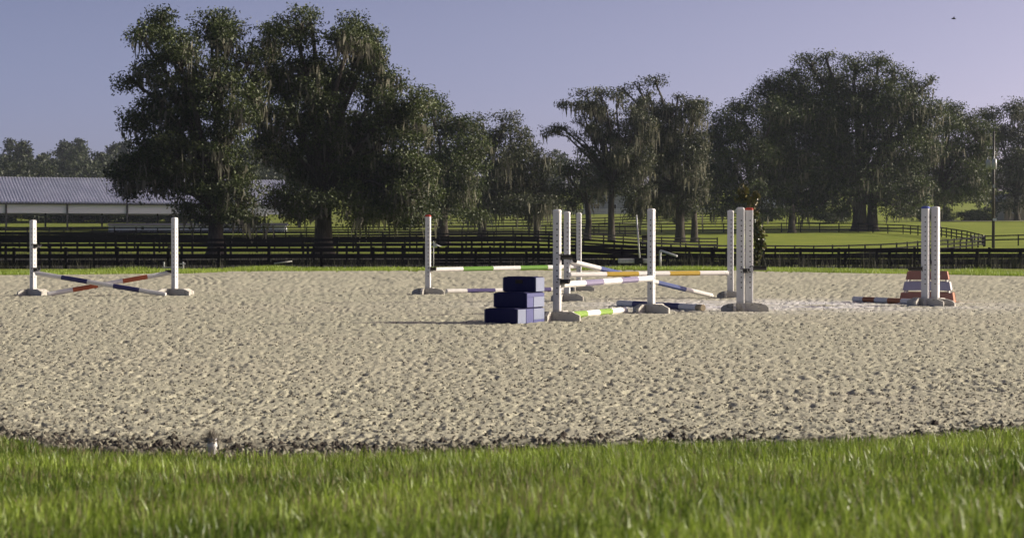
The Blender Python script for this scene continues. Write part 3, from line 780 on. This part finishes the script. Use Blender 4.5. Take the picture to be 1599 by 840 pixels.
# utility pole
UD = 232.0
u0 = Vector((X(1551, UD), UD, 0)); u0.z = hz(u0.x, u0.y)
htop = at(1551, 205, UD).z - u0.z
M['pole_wood'] = painted('weathered_pole_wood', (.05, .043, .037), worn=(.03, .026, .022), amount=.55, scale=3)
M['grey_metal'], _, _ = new_mat('grey_metal', (.42, .43, .46), .4, .5)
ut = empty('utility_pole', u0, 0, 'tall wooden utility pole with grey transformers near the right edge', 'utility pole')
mb = MB(); mb.tube([(0, 0, -.3), (0, 0, htop * .6), (.02, 0, htop)], [.19, .15, .11], 10); mb.build('shaft', M['pole_wood'], ut)
zt = at(1551, 257, UD).z - u0.z
for x_, r_, h_ in ((-.62, .27, .95), (.0, .27, 1.15)):
    mb = MB()
    yy = -.38 if x_ == 0 else 0
    mb.tube([(x_, yy, zt - h_ / 2), (x_, yy, zt + h_ / 2), (x_, yy, zt + h_ / 2 + .06)], [r_, r_, r_ * .6], 12)
    tf = mb.build('transformer', M['grey_metal'], ut)
    b2 = MB(); b2.tube([(x_ - .08, yy, zt + h_ / 2 + .05), (x_ - .08, yy, zt + h_ / 2 + .32)], [.05, .03], 6); b2.build('bushing', M['fascia'], tf)
zi = at(1551, 233, UD).z - u0.z
mb = MB(); mb.tube([(0, 0, zi), (-.75, -.05, zi + .05)], .035, 6); ar = mb.build('bracket', M['grey_metal'], ut)
for x_ in (-.75, -.4, -.15):
    mb = MB(); mb.tube([(x_, -.05, zi + .02), (x_, -.05, zi + .16), (x_, -.05, zi + .18), (x_, -.05, zi + .30)], [.04, .07, .03, .06], 8); mb.build('insulator', M['fascia'], ut)
mb = MB(); mb.box((.0, -.24, at(1551, 291, UD).z - u0.z), (.25, .16, .35)); mb.build('junction_box', M['grey_metal'], ut)
mb = MB(); mb.box((.10, -.2, at(1551, 343, UD).z - u0.z), (.42, .12, .28)); mb.build('notice_plate', M['fascia'], ut)
mb = MB()
for k, (zs, ze) in enumerate(((233, 240), (258, 268), (262, 273))):
    a0, a1 = at(1549, zs, UD), at(640, ze + 30, 330)
    pts = [a0.lerp(a1, t) - Vector((0, 0, 4 * 2.2 * t * (1 - t))) for t in np.linspace(0, 1, 14)]
    mb.tube(pts, .014, 4)
tag(mb.build('power_cables', M['black_metal']), 'thin power cables strung left from the utility pole past the oaks', 'cables')

# bird
bp = at(1489, 30, 160)
mb = MB()
mb.tube([bp + Vector((-.17, 0, 0)), bp + Vector((-.05, 0, .02)), bp + Vector((.1, 0, .02)), bp + Vector((.2, 0, 0))], [.015, .06, .055, .012], 6)
bd = mb.build('bird', M['black_metal']); tag(bd, 'tiny dark bird flying high in the right sky', 'bird')
for s in (-1, 1):
    w_ = MB(); w_.loft([[bp + Vector((a, s * .03, .03)) for a in (-.07, .08)] + [bp + Vector((a, s * .03, .045)) for a in (.08, -.07)],
                        [bp + Vector((a, s * .38, .12)) for a in (-.06, .0)] + [bp + Vector((a, s * .38, .125)) for a in (.0, -.06)]])
    w_.build('wing', M['black_metal'], bd)

# ------------------------------------------------------------------ trees
def leaf_quads(cx, cy, cz, size, flat=.35):
    n = len(cx)
    nrm = rng.normal(0, 1, (n, 3)); nrm[:, 2] += flat; nrm /= np.linalg.norm(nrm, axis=1)[:, None]
    t = rng.normal(0, 1, (n, 3)); t -= nrm * (t * nrm).sum(1)[:, None]; t /= np.linalg.norm(t, axis=1)[:, None]
    b_ = np.cross(nrm, t)
    s = size[:, None]
    c_ = np.stack([cx, cy, cz], 1)
    v = np.stack([c_ - t * s * .62, c_ + b_ * s * .30 - t * s * .05, c_ + t * s * .62 + nrm * s * .12, c_ - b_ * s * .30 + t * s * .06], 1)
    f = np.arange(n * 4).reshape(n, 4)
    return v.reshape(-1, 3), f

CLUMPS, LEAVES, LEAF_SIZE = 1.6, 1.5, .86
def make_tree(name, label, base_px, d, lobes, fork_py, leaf, per_clump, clump_r, clump_m2, mat='oak_leaf', moss=.6, moss_len=1.4, trunk_r=.55,
              group=None, seed=1, lean=0.0, cat='tree', tone_bias=0.0, extra_trunks=()):
    global rng
    rng = np.random.default_rng(seed); random.seed(seed)
    bx = X(base_px, d); base = Vector((bx, d, hz(bx, d)))
    t = empty(name, base, 0, label, cat, group)
    m1 = d / F
    cl = []; mb = MB()
    fork = at(base_px + lean, fork_py, d) - base
    # trunk with flared foot
    mid = fork * .5 + Vector((random.uniform(-.2, .2), random.uniform(-.2, .2), 0))
    mb.tube([Vector((0, 0, -.3)), Vector((0, 0, .25)), mid * .4, mid, fork], [trunk_r * 1.7, trunk_r * 1.2, trunk_r, trunk_r * .9, trunk_r * .8], 10)
    for px_, fy_ in extra_trunks:
        q = Vector((X(px_, d) - bx, random.uniform(-1, 1), 0)); f2 = at(px_, fy_, d) - base
        mb.tube([q + Vector((0, 0, -.3)), q * .9 + f2 * .1, f2 * .5 + q * .5, f2 + Vector((0, q.y, 0))], [trunk_r * 1.2, trunk_r * .8, trunk_r * .65, trunk_r * .5], 8)
    for (px, py, rx, ry) in lobes:
        c_ = at(px, py, d) - base
        rx_, rz_ = rx * m1, ry * m1; ry_ = min(rx_ * 1.0 + .8, 7.0)
        tot_r = 3.2 if rx > 22 else .8
        c_.y += random.uniform(-1, 1) * tot_r
        s0 = fork.lerp(c_, .0); dd_ = (c_ - fork)
        m_ = fork + dd_ * .5 + Vector((random.uniform(-.5, .5), random.uniform(-.5, .5), .10 * dd_.length * (1 if dd_.z > 0 else 1.6)))
        r0 = max(.07, min(trunk_r * .42, .022 * dd_.length + .04))
        mb.tube([fork - Vector((0, 0, .3)), fork.lerp(m_, .5) + Vector((0, 0, .2)), m_, m_.lerp(c_, .6) + Vector((random.uniform(-.3, .3), 0, .2)), c_],
                [r0 * 1.25, r0, r0 * .75, r0 * .5, r0 * .3], 6)
        n_ = max(3, int(math.pi * rx_ * rz_ * clump_m2 * CLUMPS))
        for k in range(n_):
            v = rng.normal(0, 1, 3); v /= np.linalg.norm(v); rad = rng.random() ** .42
            q = c_ + Vector((v[0] * rx_ * rad, v[1] * ry_ * rad, v[2] * rz_ * rad))
            cl.append((q, c_))
            if k % 2 == 0:
                mm_ = c_.lerp(q, .55) + Vector((0, 0, random.uniform(-.1, .35)))
                mb.tube([c_.lerp(m_, random.uniform(0, .3)), mm_, q], [r0 * .26 + .02, r0 * .16 + .015, .012], 4, caps=False)
    mb.build('trunk', M['bark'], t)
    C = np.array([tuple(q) for q, _ in cl])
    nc = len(C)
    cr = clump_r * rng.uniform(.55, 1.35, nc)
    cnt = np.maximum(6, (per_clump * LEAVES * (cr / clump_r) ** 2 * rng.uniform(.6, 1.3, nc))).astype(int)
    idx = np.repeat(np.arange(nc), cnt); N = len(idx)
    g = np.clip(rng.normal(0, .48, (N, 3)), -.95, .95); g[:, 2] *= .55
    P = C[idx] + g * cr[idx][:, None]
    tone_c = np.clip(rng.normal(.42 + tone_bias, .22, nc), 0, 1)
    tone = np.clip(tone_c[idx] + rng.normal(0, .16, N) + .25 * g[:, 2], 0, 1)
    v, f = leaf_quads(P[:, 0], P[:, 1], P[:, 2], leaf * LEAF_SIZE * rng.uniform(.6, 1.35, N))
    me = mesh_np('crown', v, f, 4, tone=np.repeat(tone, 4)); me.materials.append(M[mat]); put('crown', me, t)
    # spanish moss: tapering strands below the clumps
    if moss > 0:
        low = (C[:, 2] < np.quantile(C[:, 2], .97))
        patchy = np.sin(C[:, 0] * .9 + seed) * np.cos(C[:, 2] * .8 + seed * 2) + .4 * np.sin(C[:, 1] * 1.3 + C[:, 0] * .3)
        pick = np.where(low & (rng.random(nc) < moss * np.clip(.55 + 1.1 * patchy, .06, 1.3)))[0]
        mv, mt = [], []
        for i in pick:
            L0 = moss_len * .72 * rng.uniform(.25, 1.6)
            tn = rng.uniform(.2, 1)
            for k in range(rng.integers(3, 9)):
                o = C[i] + rng.normal(0, .45, 3) * cr[i] * np.array([1, 1, .25]) - np.array([0, 0, .2 * cr[i]])
                L = L0 * rng.uniform(.4, 1.15); a = rng.uniform(0, 3.14); w = rng.uniform(.05, .13) * (leaf / .22) ** .5
                dx, dy = math.cos(a) * w, math.sin(a) * w
                sway = np.cumsum(rng.normal(0, .07, (4, 2)), 0); z_ = 0
                for t_, ww in ((0, .5), (.3, 1.0), (.68, .6), (1, .08)):
                    kx = int(t_ * 3)
                    mv.append((o[0] - dx * ww + sway[kx, 0], o[1] - dy * ww + sway[kx, 1], o[2] - L * t_))
                    mv.append((o[0] + dx * ww + sway[kx, 0], o[1] + dy * ww + sway[kx, 1], o[2] - L * t_ - .03))
                mt.append(np.clip(tn + rng.normal(0, .15), 0, 1))
        if mv:
            ns = len(mt); i0 = (np.arange(ns) * 8)[:, None]
            f = np.concatenate([i0 + np.array([[j, j + 1, j + 3, j + 2]]) for j in (0, 2, 4)])
            me = mesh_np('spanish_moss', np.array(mv), f, 4, tone=np.repeat(mt, 8)); me.materials.append(M['moss']); tag(put('spanish_moss', me, t), kind='stuff')
    return t

OG = None
make_tree('live_oak', 'tall dark live oak at left with its low branch before the barn roof', 337, 150,
    [(240, 42, 26, 36), (222, 60, 18, 16), (325, 38, 36, 32), (355, 60, 26, 34), (285, 95, 48, 42), (232, 112, 34, 22), (205, 125, 22, 16), (208, 190, 28, 18), (258, 178, 48, 40),
     (340, 140, 48, 52), (232, 235, 36, 28), (215, 268, 42, 20), (186, 292, 24, 20), (282, 235, 44, 38), (305, 285, 34, 32), (352, 225, 44, 42), (362, 270, 36, 28), (325, 325, 32, 26), (375, 325, 26, 28), (395, 140, 22, 40), (250, 285, 26, 16), (388, 95, 16, 24), (385, 190, 24, 30), (300, 150, 40, 40), (372, 300, 40, 30), (335, 345, 22, 14), (388, 345, 18, 14), (235, 262, 50, 30), (295, 325, 20, 14)],
    325, .22, 80, .95, 2.1, moss=.75, moss_len=1.5, trunk_r=.62, seed=11)
make_tree('live_oak', 'tall broad live oak hung with pale moss, right of the leftmost oak', 505, 156,
    [(415, 72, 26, 36), (470, 52, 38, 34), (485, 30, 18, 14), (545, 60, 44, 34), (578, 85, 24, 28), (430, 130, 36, 40), (455, 185, 46, 40), (520, 125, 56, 48), (590, 132, 38, 38), (612, 185, 44, 42), (560, 205, 54, 46),
     (505, 215, 44, 46), (500, 165, 42, 40), (530, 275, 40, 36), (475, 120, 34, 36), (440, 235, 40, 34), (490, 265, 50, 36), (560, 282, 58, 38), (450, 312, 34, 28), (500, 318, 40, 20), (622, 262, 42, 44), (640, 200, 30, 36), (648, 160, 26, 22), (640, 312, 30, 36), (590, 325, 34, 24), (400, 190, 20, 30), (560, 328, 30, 18), (620, 335, 30, 14), (655, 330, 22, 24), (655, 260, 26, 40), (470, 335, 22, 12), (655, 300, 30, 40), (625, 340, 26, 14), (560, 340, 24, 12), (575, 60, 24, 24), (535, 250, 60, 40), (595, 270, 40, 44)],
    300, .22, 80, 1.0, 2.1, moss=.95, moss_len=1.7, trunk_r=.72, seed=12)
make_tree('live_oak', 'rounded dark live oak behind the right shoulder of the broad left oak', 692, 205,
    [(672, 165, 24, 20), (690, 190, 40, 28), (722, 205, 30, 28), (715, 245, 40, 40), (675, 250, 36, 36), (690, 298, 46, 34), (735, 285, 26, 36), (730, 320, 24, 20), (655, 300, 30, 30), (690, 325, 40, 20), (745, 235, 18, 30), (742, 335, 16, 12)],
    320, .27, 56, 1.25, 1.5, moss=.5, moss_len=1.6, trunk_r=.6, seed=13)
make_tree('live_oak', 'grey mossy live oak left of the centre with a pale leaning trunk', 752, 236,
    [(742, 192, 14, 12), (790, 192, 26, 17), (770, 215, 24, 20), (815, 212, 20, 16), (822, 240, 22, 22), (785, 250, 44, 34), (760, 285, 34, 34), (810, 290, 42, 34), (848, 292, 24, 32), (780, 325, 40, 18), (835, 325, 26, 14), (745, 318, 26, 20), (800, 318, 40, 20), (855, 318, 20, 18), (845, 262, 20, 24), (820, 335, 22, 8)],
    310, .28, 46, 1.15, 1.5, mat='oak_leaf_grey', moss=.95, moss_len=2.3, trunk_r=.5, seed=14, lean=8, extra_trunks=((838, 320),))
make_tree('live_oak', 'small dark moss hung oak at the gap left of the tall centre oak', 917, 252,
    [(885, 270, 22, 18), (912, 262, 22, 18), (880, 300, 24, 22), (912, 300, 28, 24), (938, 290, 20, 26), (896, 322, 20, 10)],
    318, .28, 50, 1.1, 1.5, moss=.7, moss_len=1.8, trunk_r=.42, seed=15)
make_tree('live_oak', 'thin crowned live oak with open bare limbs reaching left, at the centre', 955, 243,
    [(915, 147, 18, 9), (938, 148, 20, 12), (900, 163, 28, 10), (925, 165, 24, 14), (948, 180, 24, 18), (868, 206, 16, 9), (880, 200, 14, 8), (898, 212, 12, 9), (905, 190, 10, 8), (928, 200, 24, 12), (950, 215, 30, 22), (966, 155, 12, 12), (985, 185, 20, 24), (985, 225, 26, 24), (950, 262, 30, 24), (975, 290, 18, 20), (935, 285, 20, 16), (985, 262, 22, 22), (965, 240, 24, 24), (1000, 205, 24, 30), (1000, 255, 24, 28), (1000, 300, 22, 20), (920, 235, 18, 14)],
    285, .27, 44, .95, 1.8, mat='oak_leaf_grey', moss=.9, moss_len=1.8, trunk_r=.42, seed=16)
make_tree('live_oak', 'mossy grey live oak at the centre with a small raised top tuft', 1062, 250,
    [(1022, 126, 15, 8), (992, 133, 12, 6), (972, 140, 12, 10), (1012, 145, 8, 10), (1058, 152, 10, 8), (1000, 165, 22, 16), (1045, 168, 34, 18), (1088, 162, 16, 12), (1078, 185, 24, 24), (1020, 195, 34, 26), (1060, 215, 40, 30), (1020, 240, 34, 30), (1070, 255, 34, 34), (1025, 285, 40, 30), (1065, 300, 38, 26), (1000, 318, 20, 18), (1090, 285, 16, 28), (1040, 318, 40, 14), (1085, 235, 18, 30), (995, 255, 18, 30), (990, 330, 10, 14), (1075, 325, 22, 10)],
    300, .28, 46, 1.1, 1.7, mat='oak_leaf_grey', moss=.95, moss_len=2.1, trunk_r=.6, seed=17, extra_trunks=((1085, 325),))
make_tree('live_oak', 'dark rounded live oak joined to the left side of the great right oak', 1178, 285,
    [(1205, 175, 34, 24), (1160, 165, 26, 16), (1145, 195, 36, 30), (1120, 232, 24, 32), (1165, 240, 46, 40), (1130, 280, 34, 32), (1180, 295, 52, 32), (1105, 255, 14, 30), (1110, 300, 20, 26), (1150, 318, 36, 14), (1225, 280, 30, 36), (1215, 225, 36, 40), (1100, 318, 16, 14), (1112, 208, 20, 24), (1100, 275, 14, 30), (1190, 332, 34, 8), (1120, 330, 22, 9), (1225, 330, 20, 10)],
    322, .31, 58, 1.4, 1.25, moss=.35, moss_len=1.6, trunk_r=.7, seed=18, extra_trunks=((1236, 320),))
make_tree('great_live_oak', 'great broad live oak filling the right, tallest tree above the pasture', 1342, 292,
    [(1205, 130, 20, 13), (1240, 118, 18, 12), (1268, 98, 24, 14), (1288, 90, 14, 10), (1330, 103, 30, 16), (1372, 98, 22, 12), (1300, 125, 40, 24), (1395, 120, 28, 20), (1430, 140, 24, 22), (1455, 125, 10, 8), (1250, 150, 48, 30), (1340, 150, 56, 36), (1410, 160, 44, 30), (1450, 175, 22, 24),
     (1230, 205, 54, 40), (1310, 205, 62, 42), (1390, 215, 56, 42), (1445, 225, 34, 36), (1250, 262, 60, 40), (1335, 265, 62, 40), (1410, 272, 48, 38), (1240, 305, 44, 22), (1385, 305, 44, 22), (1435, 300, 30, 26), (1300, 305, 40, 20), (1290, 250, 60, 50), (1270, 318, 40, 12), (1420, 320, 30, 12), (1225, 165, 30, 26), (1200, 240, 30, 40), (1270, 331, 40, 9), (1400, 330, 40, 10), (1320, 328, 16, 12), (1440, 330, 18, 10), (1200, 152, 28, 20), (1228, 142, 28, 20), (1300, 170, 50, 32), (1262, 190, 50, 38), (1370, 172, 44, 32), (1425, 190, 36, 30)],
    305, .31, 46, 1.45, 1.2, moss=.5, moss_len=2.0, trunk_r=1.1, seed=19, extra_trunks=((1362, 300),))
make_tree('live_oak', 'live oak with sunlit flank between the great right oak and utility pole', 1462, 305,
    [(1488, 172, 22, 16), (1475, 200, 26, 22), (1510, 190, 18, 16), (1495, 235, 36, 30), (1470, 265, 30, 30), (1510, 280, 30, 30), (1480, 305, 36, 18), (1535, 210, 20, 26), (1530, 250, 24, 30), (1525, 300, 22, 20), (1450, 235, 24, 30)],
    312, .32, 50, 1.4, 1.3, moss=.6, moss_len=1.9, trunk_r=.55, seed=20, tone_bias=.12)
make_tree('live_oak', 'hazy light green oak behind the utility pole at the right edge', 1588, 345,
    [(1545, 180, 22, 14), (1580, 172, 26, 14), (1612, 180, 30, 18), (1560, 210, 32, 24), (1605, 215, 34, 26), (1575, 255, 34, 28), (1620, 260, 30, 34), (1590, 292, 32, 18), (1545, 290, 20, 30), (1535, 230, 18, 26), (1550, 322, 26, 10), (1612, 312, 26, 14)],
    305, .36, 46, 1.5, 1.15, mat='oak_leaf_grey', moss=.45, moss_len=1.8, trunk_r=.5, seed=21, tone_bias=.15)
# bushes along the road
for i, (px, d, w, h_, lab) in enumerate(((1058, 325, 26, 12, 'dark low bush in front of the mossy centre oak'), (1300, 322, 36, 13, 'dark rounded hedge below the great right oak trunk'),
                                   (1205, 326, 18, 10, 'dark bush below the oak left of the great oak'), (1470, 338, 22, 16, 'dark shrub left of the utility pole beyond the road'), (1515, 340, 22, 11, 'low shrub beside the utility pole beyond the road'), (1535, 346, 20, 18, 'dark tall shrub left of the beige farm house'), (1440, 336, 24, 12, 'dark shrub right of the great right oak trunk'))):
    make_tree('shrub', lab, px, d, [(px - w * .4, 338 - h_ * .3, w * .6, h_ * .8), (px + w * .4, 339 - h_ * .2, w * .6, h_ * .7), (px, 341, w * .8, h_ * .5)], 342, .28, 46, .8, 2.2, moss=0, trunk_r=.10, group=None, seed=40 + i, cat='shrub')

# magnolia by the verge
p = on(1184, 415.5)
rng = np.random.default_rng(5); random.seed(5)
mg = empty('magnolia', p, 0, 'slim young magnolia with glossy bronze leaves behind the middle standards', 'tree')
dm = p.y
stem = [at(px_, py_, dm) - p for px_, py_ in ((1184, 418), (1183, 390), (1181, 360), (1177, 335), (1170, 312), (1162, 296))]
mb = MB(); mb.tube(stem, [.035, .03, .026, .02, .014, .006], 6)
mb.tube([at(1178, 338, dm) - p, at(1181, 325, dm) - p, at(1183, 306, dm) - p], [.015, .012, .005], 5)
pos = []
for (px_, py_, rx_, ry_, n_) in ((1161, 301, 7, 9, 90), (1156, 312, 6, 4, 24), (1181, 306, 5, 6, 50), (1174, 318, 7, 8, 70), (1178, 333, 5, 6, 30), (1183, 350, 5, 9, 34), (1186, 368, 8, 10, 80), (1188, 382, 7, 8, 60), (1184, 397, 6, 7, 40), (1180, 375, 6, 12, 40), (1182, 408, 4, 6, 16)):
    c_ = at(px_, py_, dm) - p; m1 = dm / F
    for k in range(n_):
        q = c_ + Vector((rng.normal(0, .55) * rx_ * m1, rng.normal(0, .45) * rx_ * m1, rng.normal(0, .55) * ry_ * m1)); pos.append(q)
        if k % 3 == 0:
            s_ = min(stem, key=lambda s: (s - q).length); mb.tube([s_, s_.lerp(q, .6) + Vector((0, 0, .03)), q], [.008, .005, .003], 4, caps=False)
mb.build('trunk', M['bark'], mg)
P = np.array([tuple(q) for q in pos])
v, f = leaf_quads(P[:, 0], P[:, 1], P[:, 2], rng.uniform(.15, .25, len(P)), .6)
me = mesh_np('crown', v, f, 4, tone=np.repeat(np.clip(rng.normal(.35, .28, len(P)) + .35 * (P[:, 2] > 2.0), 0, 1), 4)); me.materials.append(M['magnolia_leaf']); put('crown', me, mg)

# ------------------------------------------------------------------ far woodland: individual trees sharing three crowns
def far_proto(kind, seed):
    r = np.random.default_rng(seed); rs = random.Random(seed)
    mb = MB(); cl = []
    if kind == 'pine':
        hgt = 20; mb.tube([(0, 0, -1), (.1, 0, 9), (0, 0, hgt - 2)], [.35, .28, .1], 6)
        for k in range(34):
            z = r.uniform(9.5, hgt); rad = 3.2 * math.sin(min(1, (hgt + .8 - z) / 6) * 1.5) * r.uniform(.3, 1)
            a = r.uniform(0, 6.28); cl.append((math.cos(a) * rad, math.sin(a) * rad, z))
    else:
        hgt = 15; mb.tube([(0, 0, -1), (.2, 0, 4), (0, .2, 7)], [.5, .4, .25], 6)
        for k in range(60):
            v_ = r.normal(0, 1, 3); v_ /= np.linalg.norm(v_); q = r.random() ** .4
            cl.append((v_[0] * 5.2 * q, v_[1] * 5.2 * q, 8.2 + v_[2] * 6.2 * q))
    for c_ in cl[::3]: mb.tube([(0, 0, max(3, c_[2] * .6)), tuple(c_)], [.14, .03], 4, caps=False)
    C = np.array(cl); nn = 44
    idx = np.repeat(np.arange(len(C)), nn); N = len(idx)
    g = r.normal(0, .55, (N, 3)); g[:, 2] *= .6
    P = C[idx] + g * r.uniform(1.0, 1.9, len(C))[idx][:, None]
    tone = np.clip(np.clip(r.normal(.45, .22, len(C)), 0, 1)[idx] + r.normal(0, .12, N), 0, 1)
    v_, f_ = leaf_quads(P[:, 0], P[:, 1], P[:, 2], .80 * r.uniform(.6, 1.35, N))
    me_ = mesh_np('crown', v_, f_, 4, tone=np.repeat(tone, 4)); me_.materials.append(M['far_leaf'])
    return mb.mesh('trunk', M['bark']), me_
protos = [('pine_tree', far_proto('pine', 61)), ('pine_tree', far_proto('pine', 62)), ('woodland_tree', far_proto('oak', 63)), ('woodland_tree', far_proto('oak', 64))]
rf_ = random.Random(99)
def far_tree(kind, x, y, s, sink=0.0):
    nm, (tm, cm) = protos[kind]
    where = 'left of and behind the long barn' if x < -20 else 'behind the middle and right oaks'
    lab = ('far pine with a rounded top in the woodland ' if kind < 2 else 'far broadleaf tree in the hazy woodland ') + where
    e = empty(nm, (x, y, hz(x, y) - sink), rf_.uniform(0, 6.28), lab, 'tree', ('far woodland pines ' if kind < 2 else 'far woodland trees ') + where)
    e.scale = (s * rf_.uniform(.85, 1.2), s * rf_.uniform(.85, 1.2), s)
    put('trunk', tm, e); put('crown', cm, e)
# left wood behind the barn, dense because it shows
for k in range(26):
    px = -80 + k * 18.5 + rf_.uniform(-8, 8)
    if not 385 < px < 436:
        far_tree(rf_.choice((2, 3)), X(px, 378), 378 + rf_.uniform(-6, 14), rf_.uniform(.42, .6), 1.5)
        far_tree(rf_.choice((2, 3)), X(px + 9, 392), 392 + rf_.uniform(-6, 8), rf_.uniform(.5, .65), 1.2)
for row, (d, n_, kinds, s0) in enumerate(((450, 22, (2, 3), .62), (520, 22, (2, 3, 3), .85), (590, 22, (2, 3), 1.0), (660, 22, (2, 3, 0), 1.05), (730, 20, (0, 1, 2, 2), 1.1), (810, 20, (0, 1, 2), 1.1))):
    for k in range(n_):
        px = -70 + (k + rf_.uniform(-.35, .35)) * (560 / n_)
        dd_ = d + rf_.uniform(-28, 28)
        far_tree(rf_.choice(kinds), X(px, dd_), dd_, s0 * .95 * rf_.uniform(.92, 1.05))
for k in range(34):
    px = -80 + k * 9.6 + rf_.uniform(-4, 4); dd_ = 660 + rf_.uniform(-40, 60)
    far_tree(rf_.choice((2, 3)), X(px, dd_), dd_, rf_.uniform(1.12, 1.3), 1.5)
for row, (d, n_, kinds, s0) in enumerate(((560, 12, (2, 3), .8), (680, 13, (2, 3), .95), (800, 13, (2, 3, 0), 1.1), (900, 12, (0, 2), 1.1))):
    for k in range(n_):
        px = 500 + (k + rf_.uniform(-.35, .35)) * (1200 / n_)
        dd_ = d + rf_.uniform(-28, 28)
        far_tree(rf_.choice(kinds), X(px, dd_), dd_, s0 * rf_.uniform(.85, 1.1))

# ------------------------------------------------------------------ haze
HAZE = 0.00008
hb = MB(); hb.box((0, 480, 42), (1500, 1080, 130))
hm = bpy.data.materials.new('haze_air'); hm.use_nodes = True
hm.node_tree.nodes.clear()
pv_ = hm.node_tree.nodes.new('ShaderNodeVolumePrincipled'); ho = hm.node_tree.nodes.new('ShaderNodeOutputMaterial')
pv_.inputs['Color'].default_value = (.72, .82, 1.0, 1); pv_.inputs['Density'].default_value = HAZE; pv_.inputs['Anisotropy'].default_value = 0.2
hm.node_tree.links.new(pv_.outputs[0], ho.inputs['Volume'])
hz_o = hb.build('haze', hm); tag(hz_o, kind='stuff')
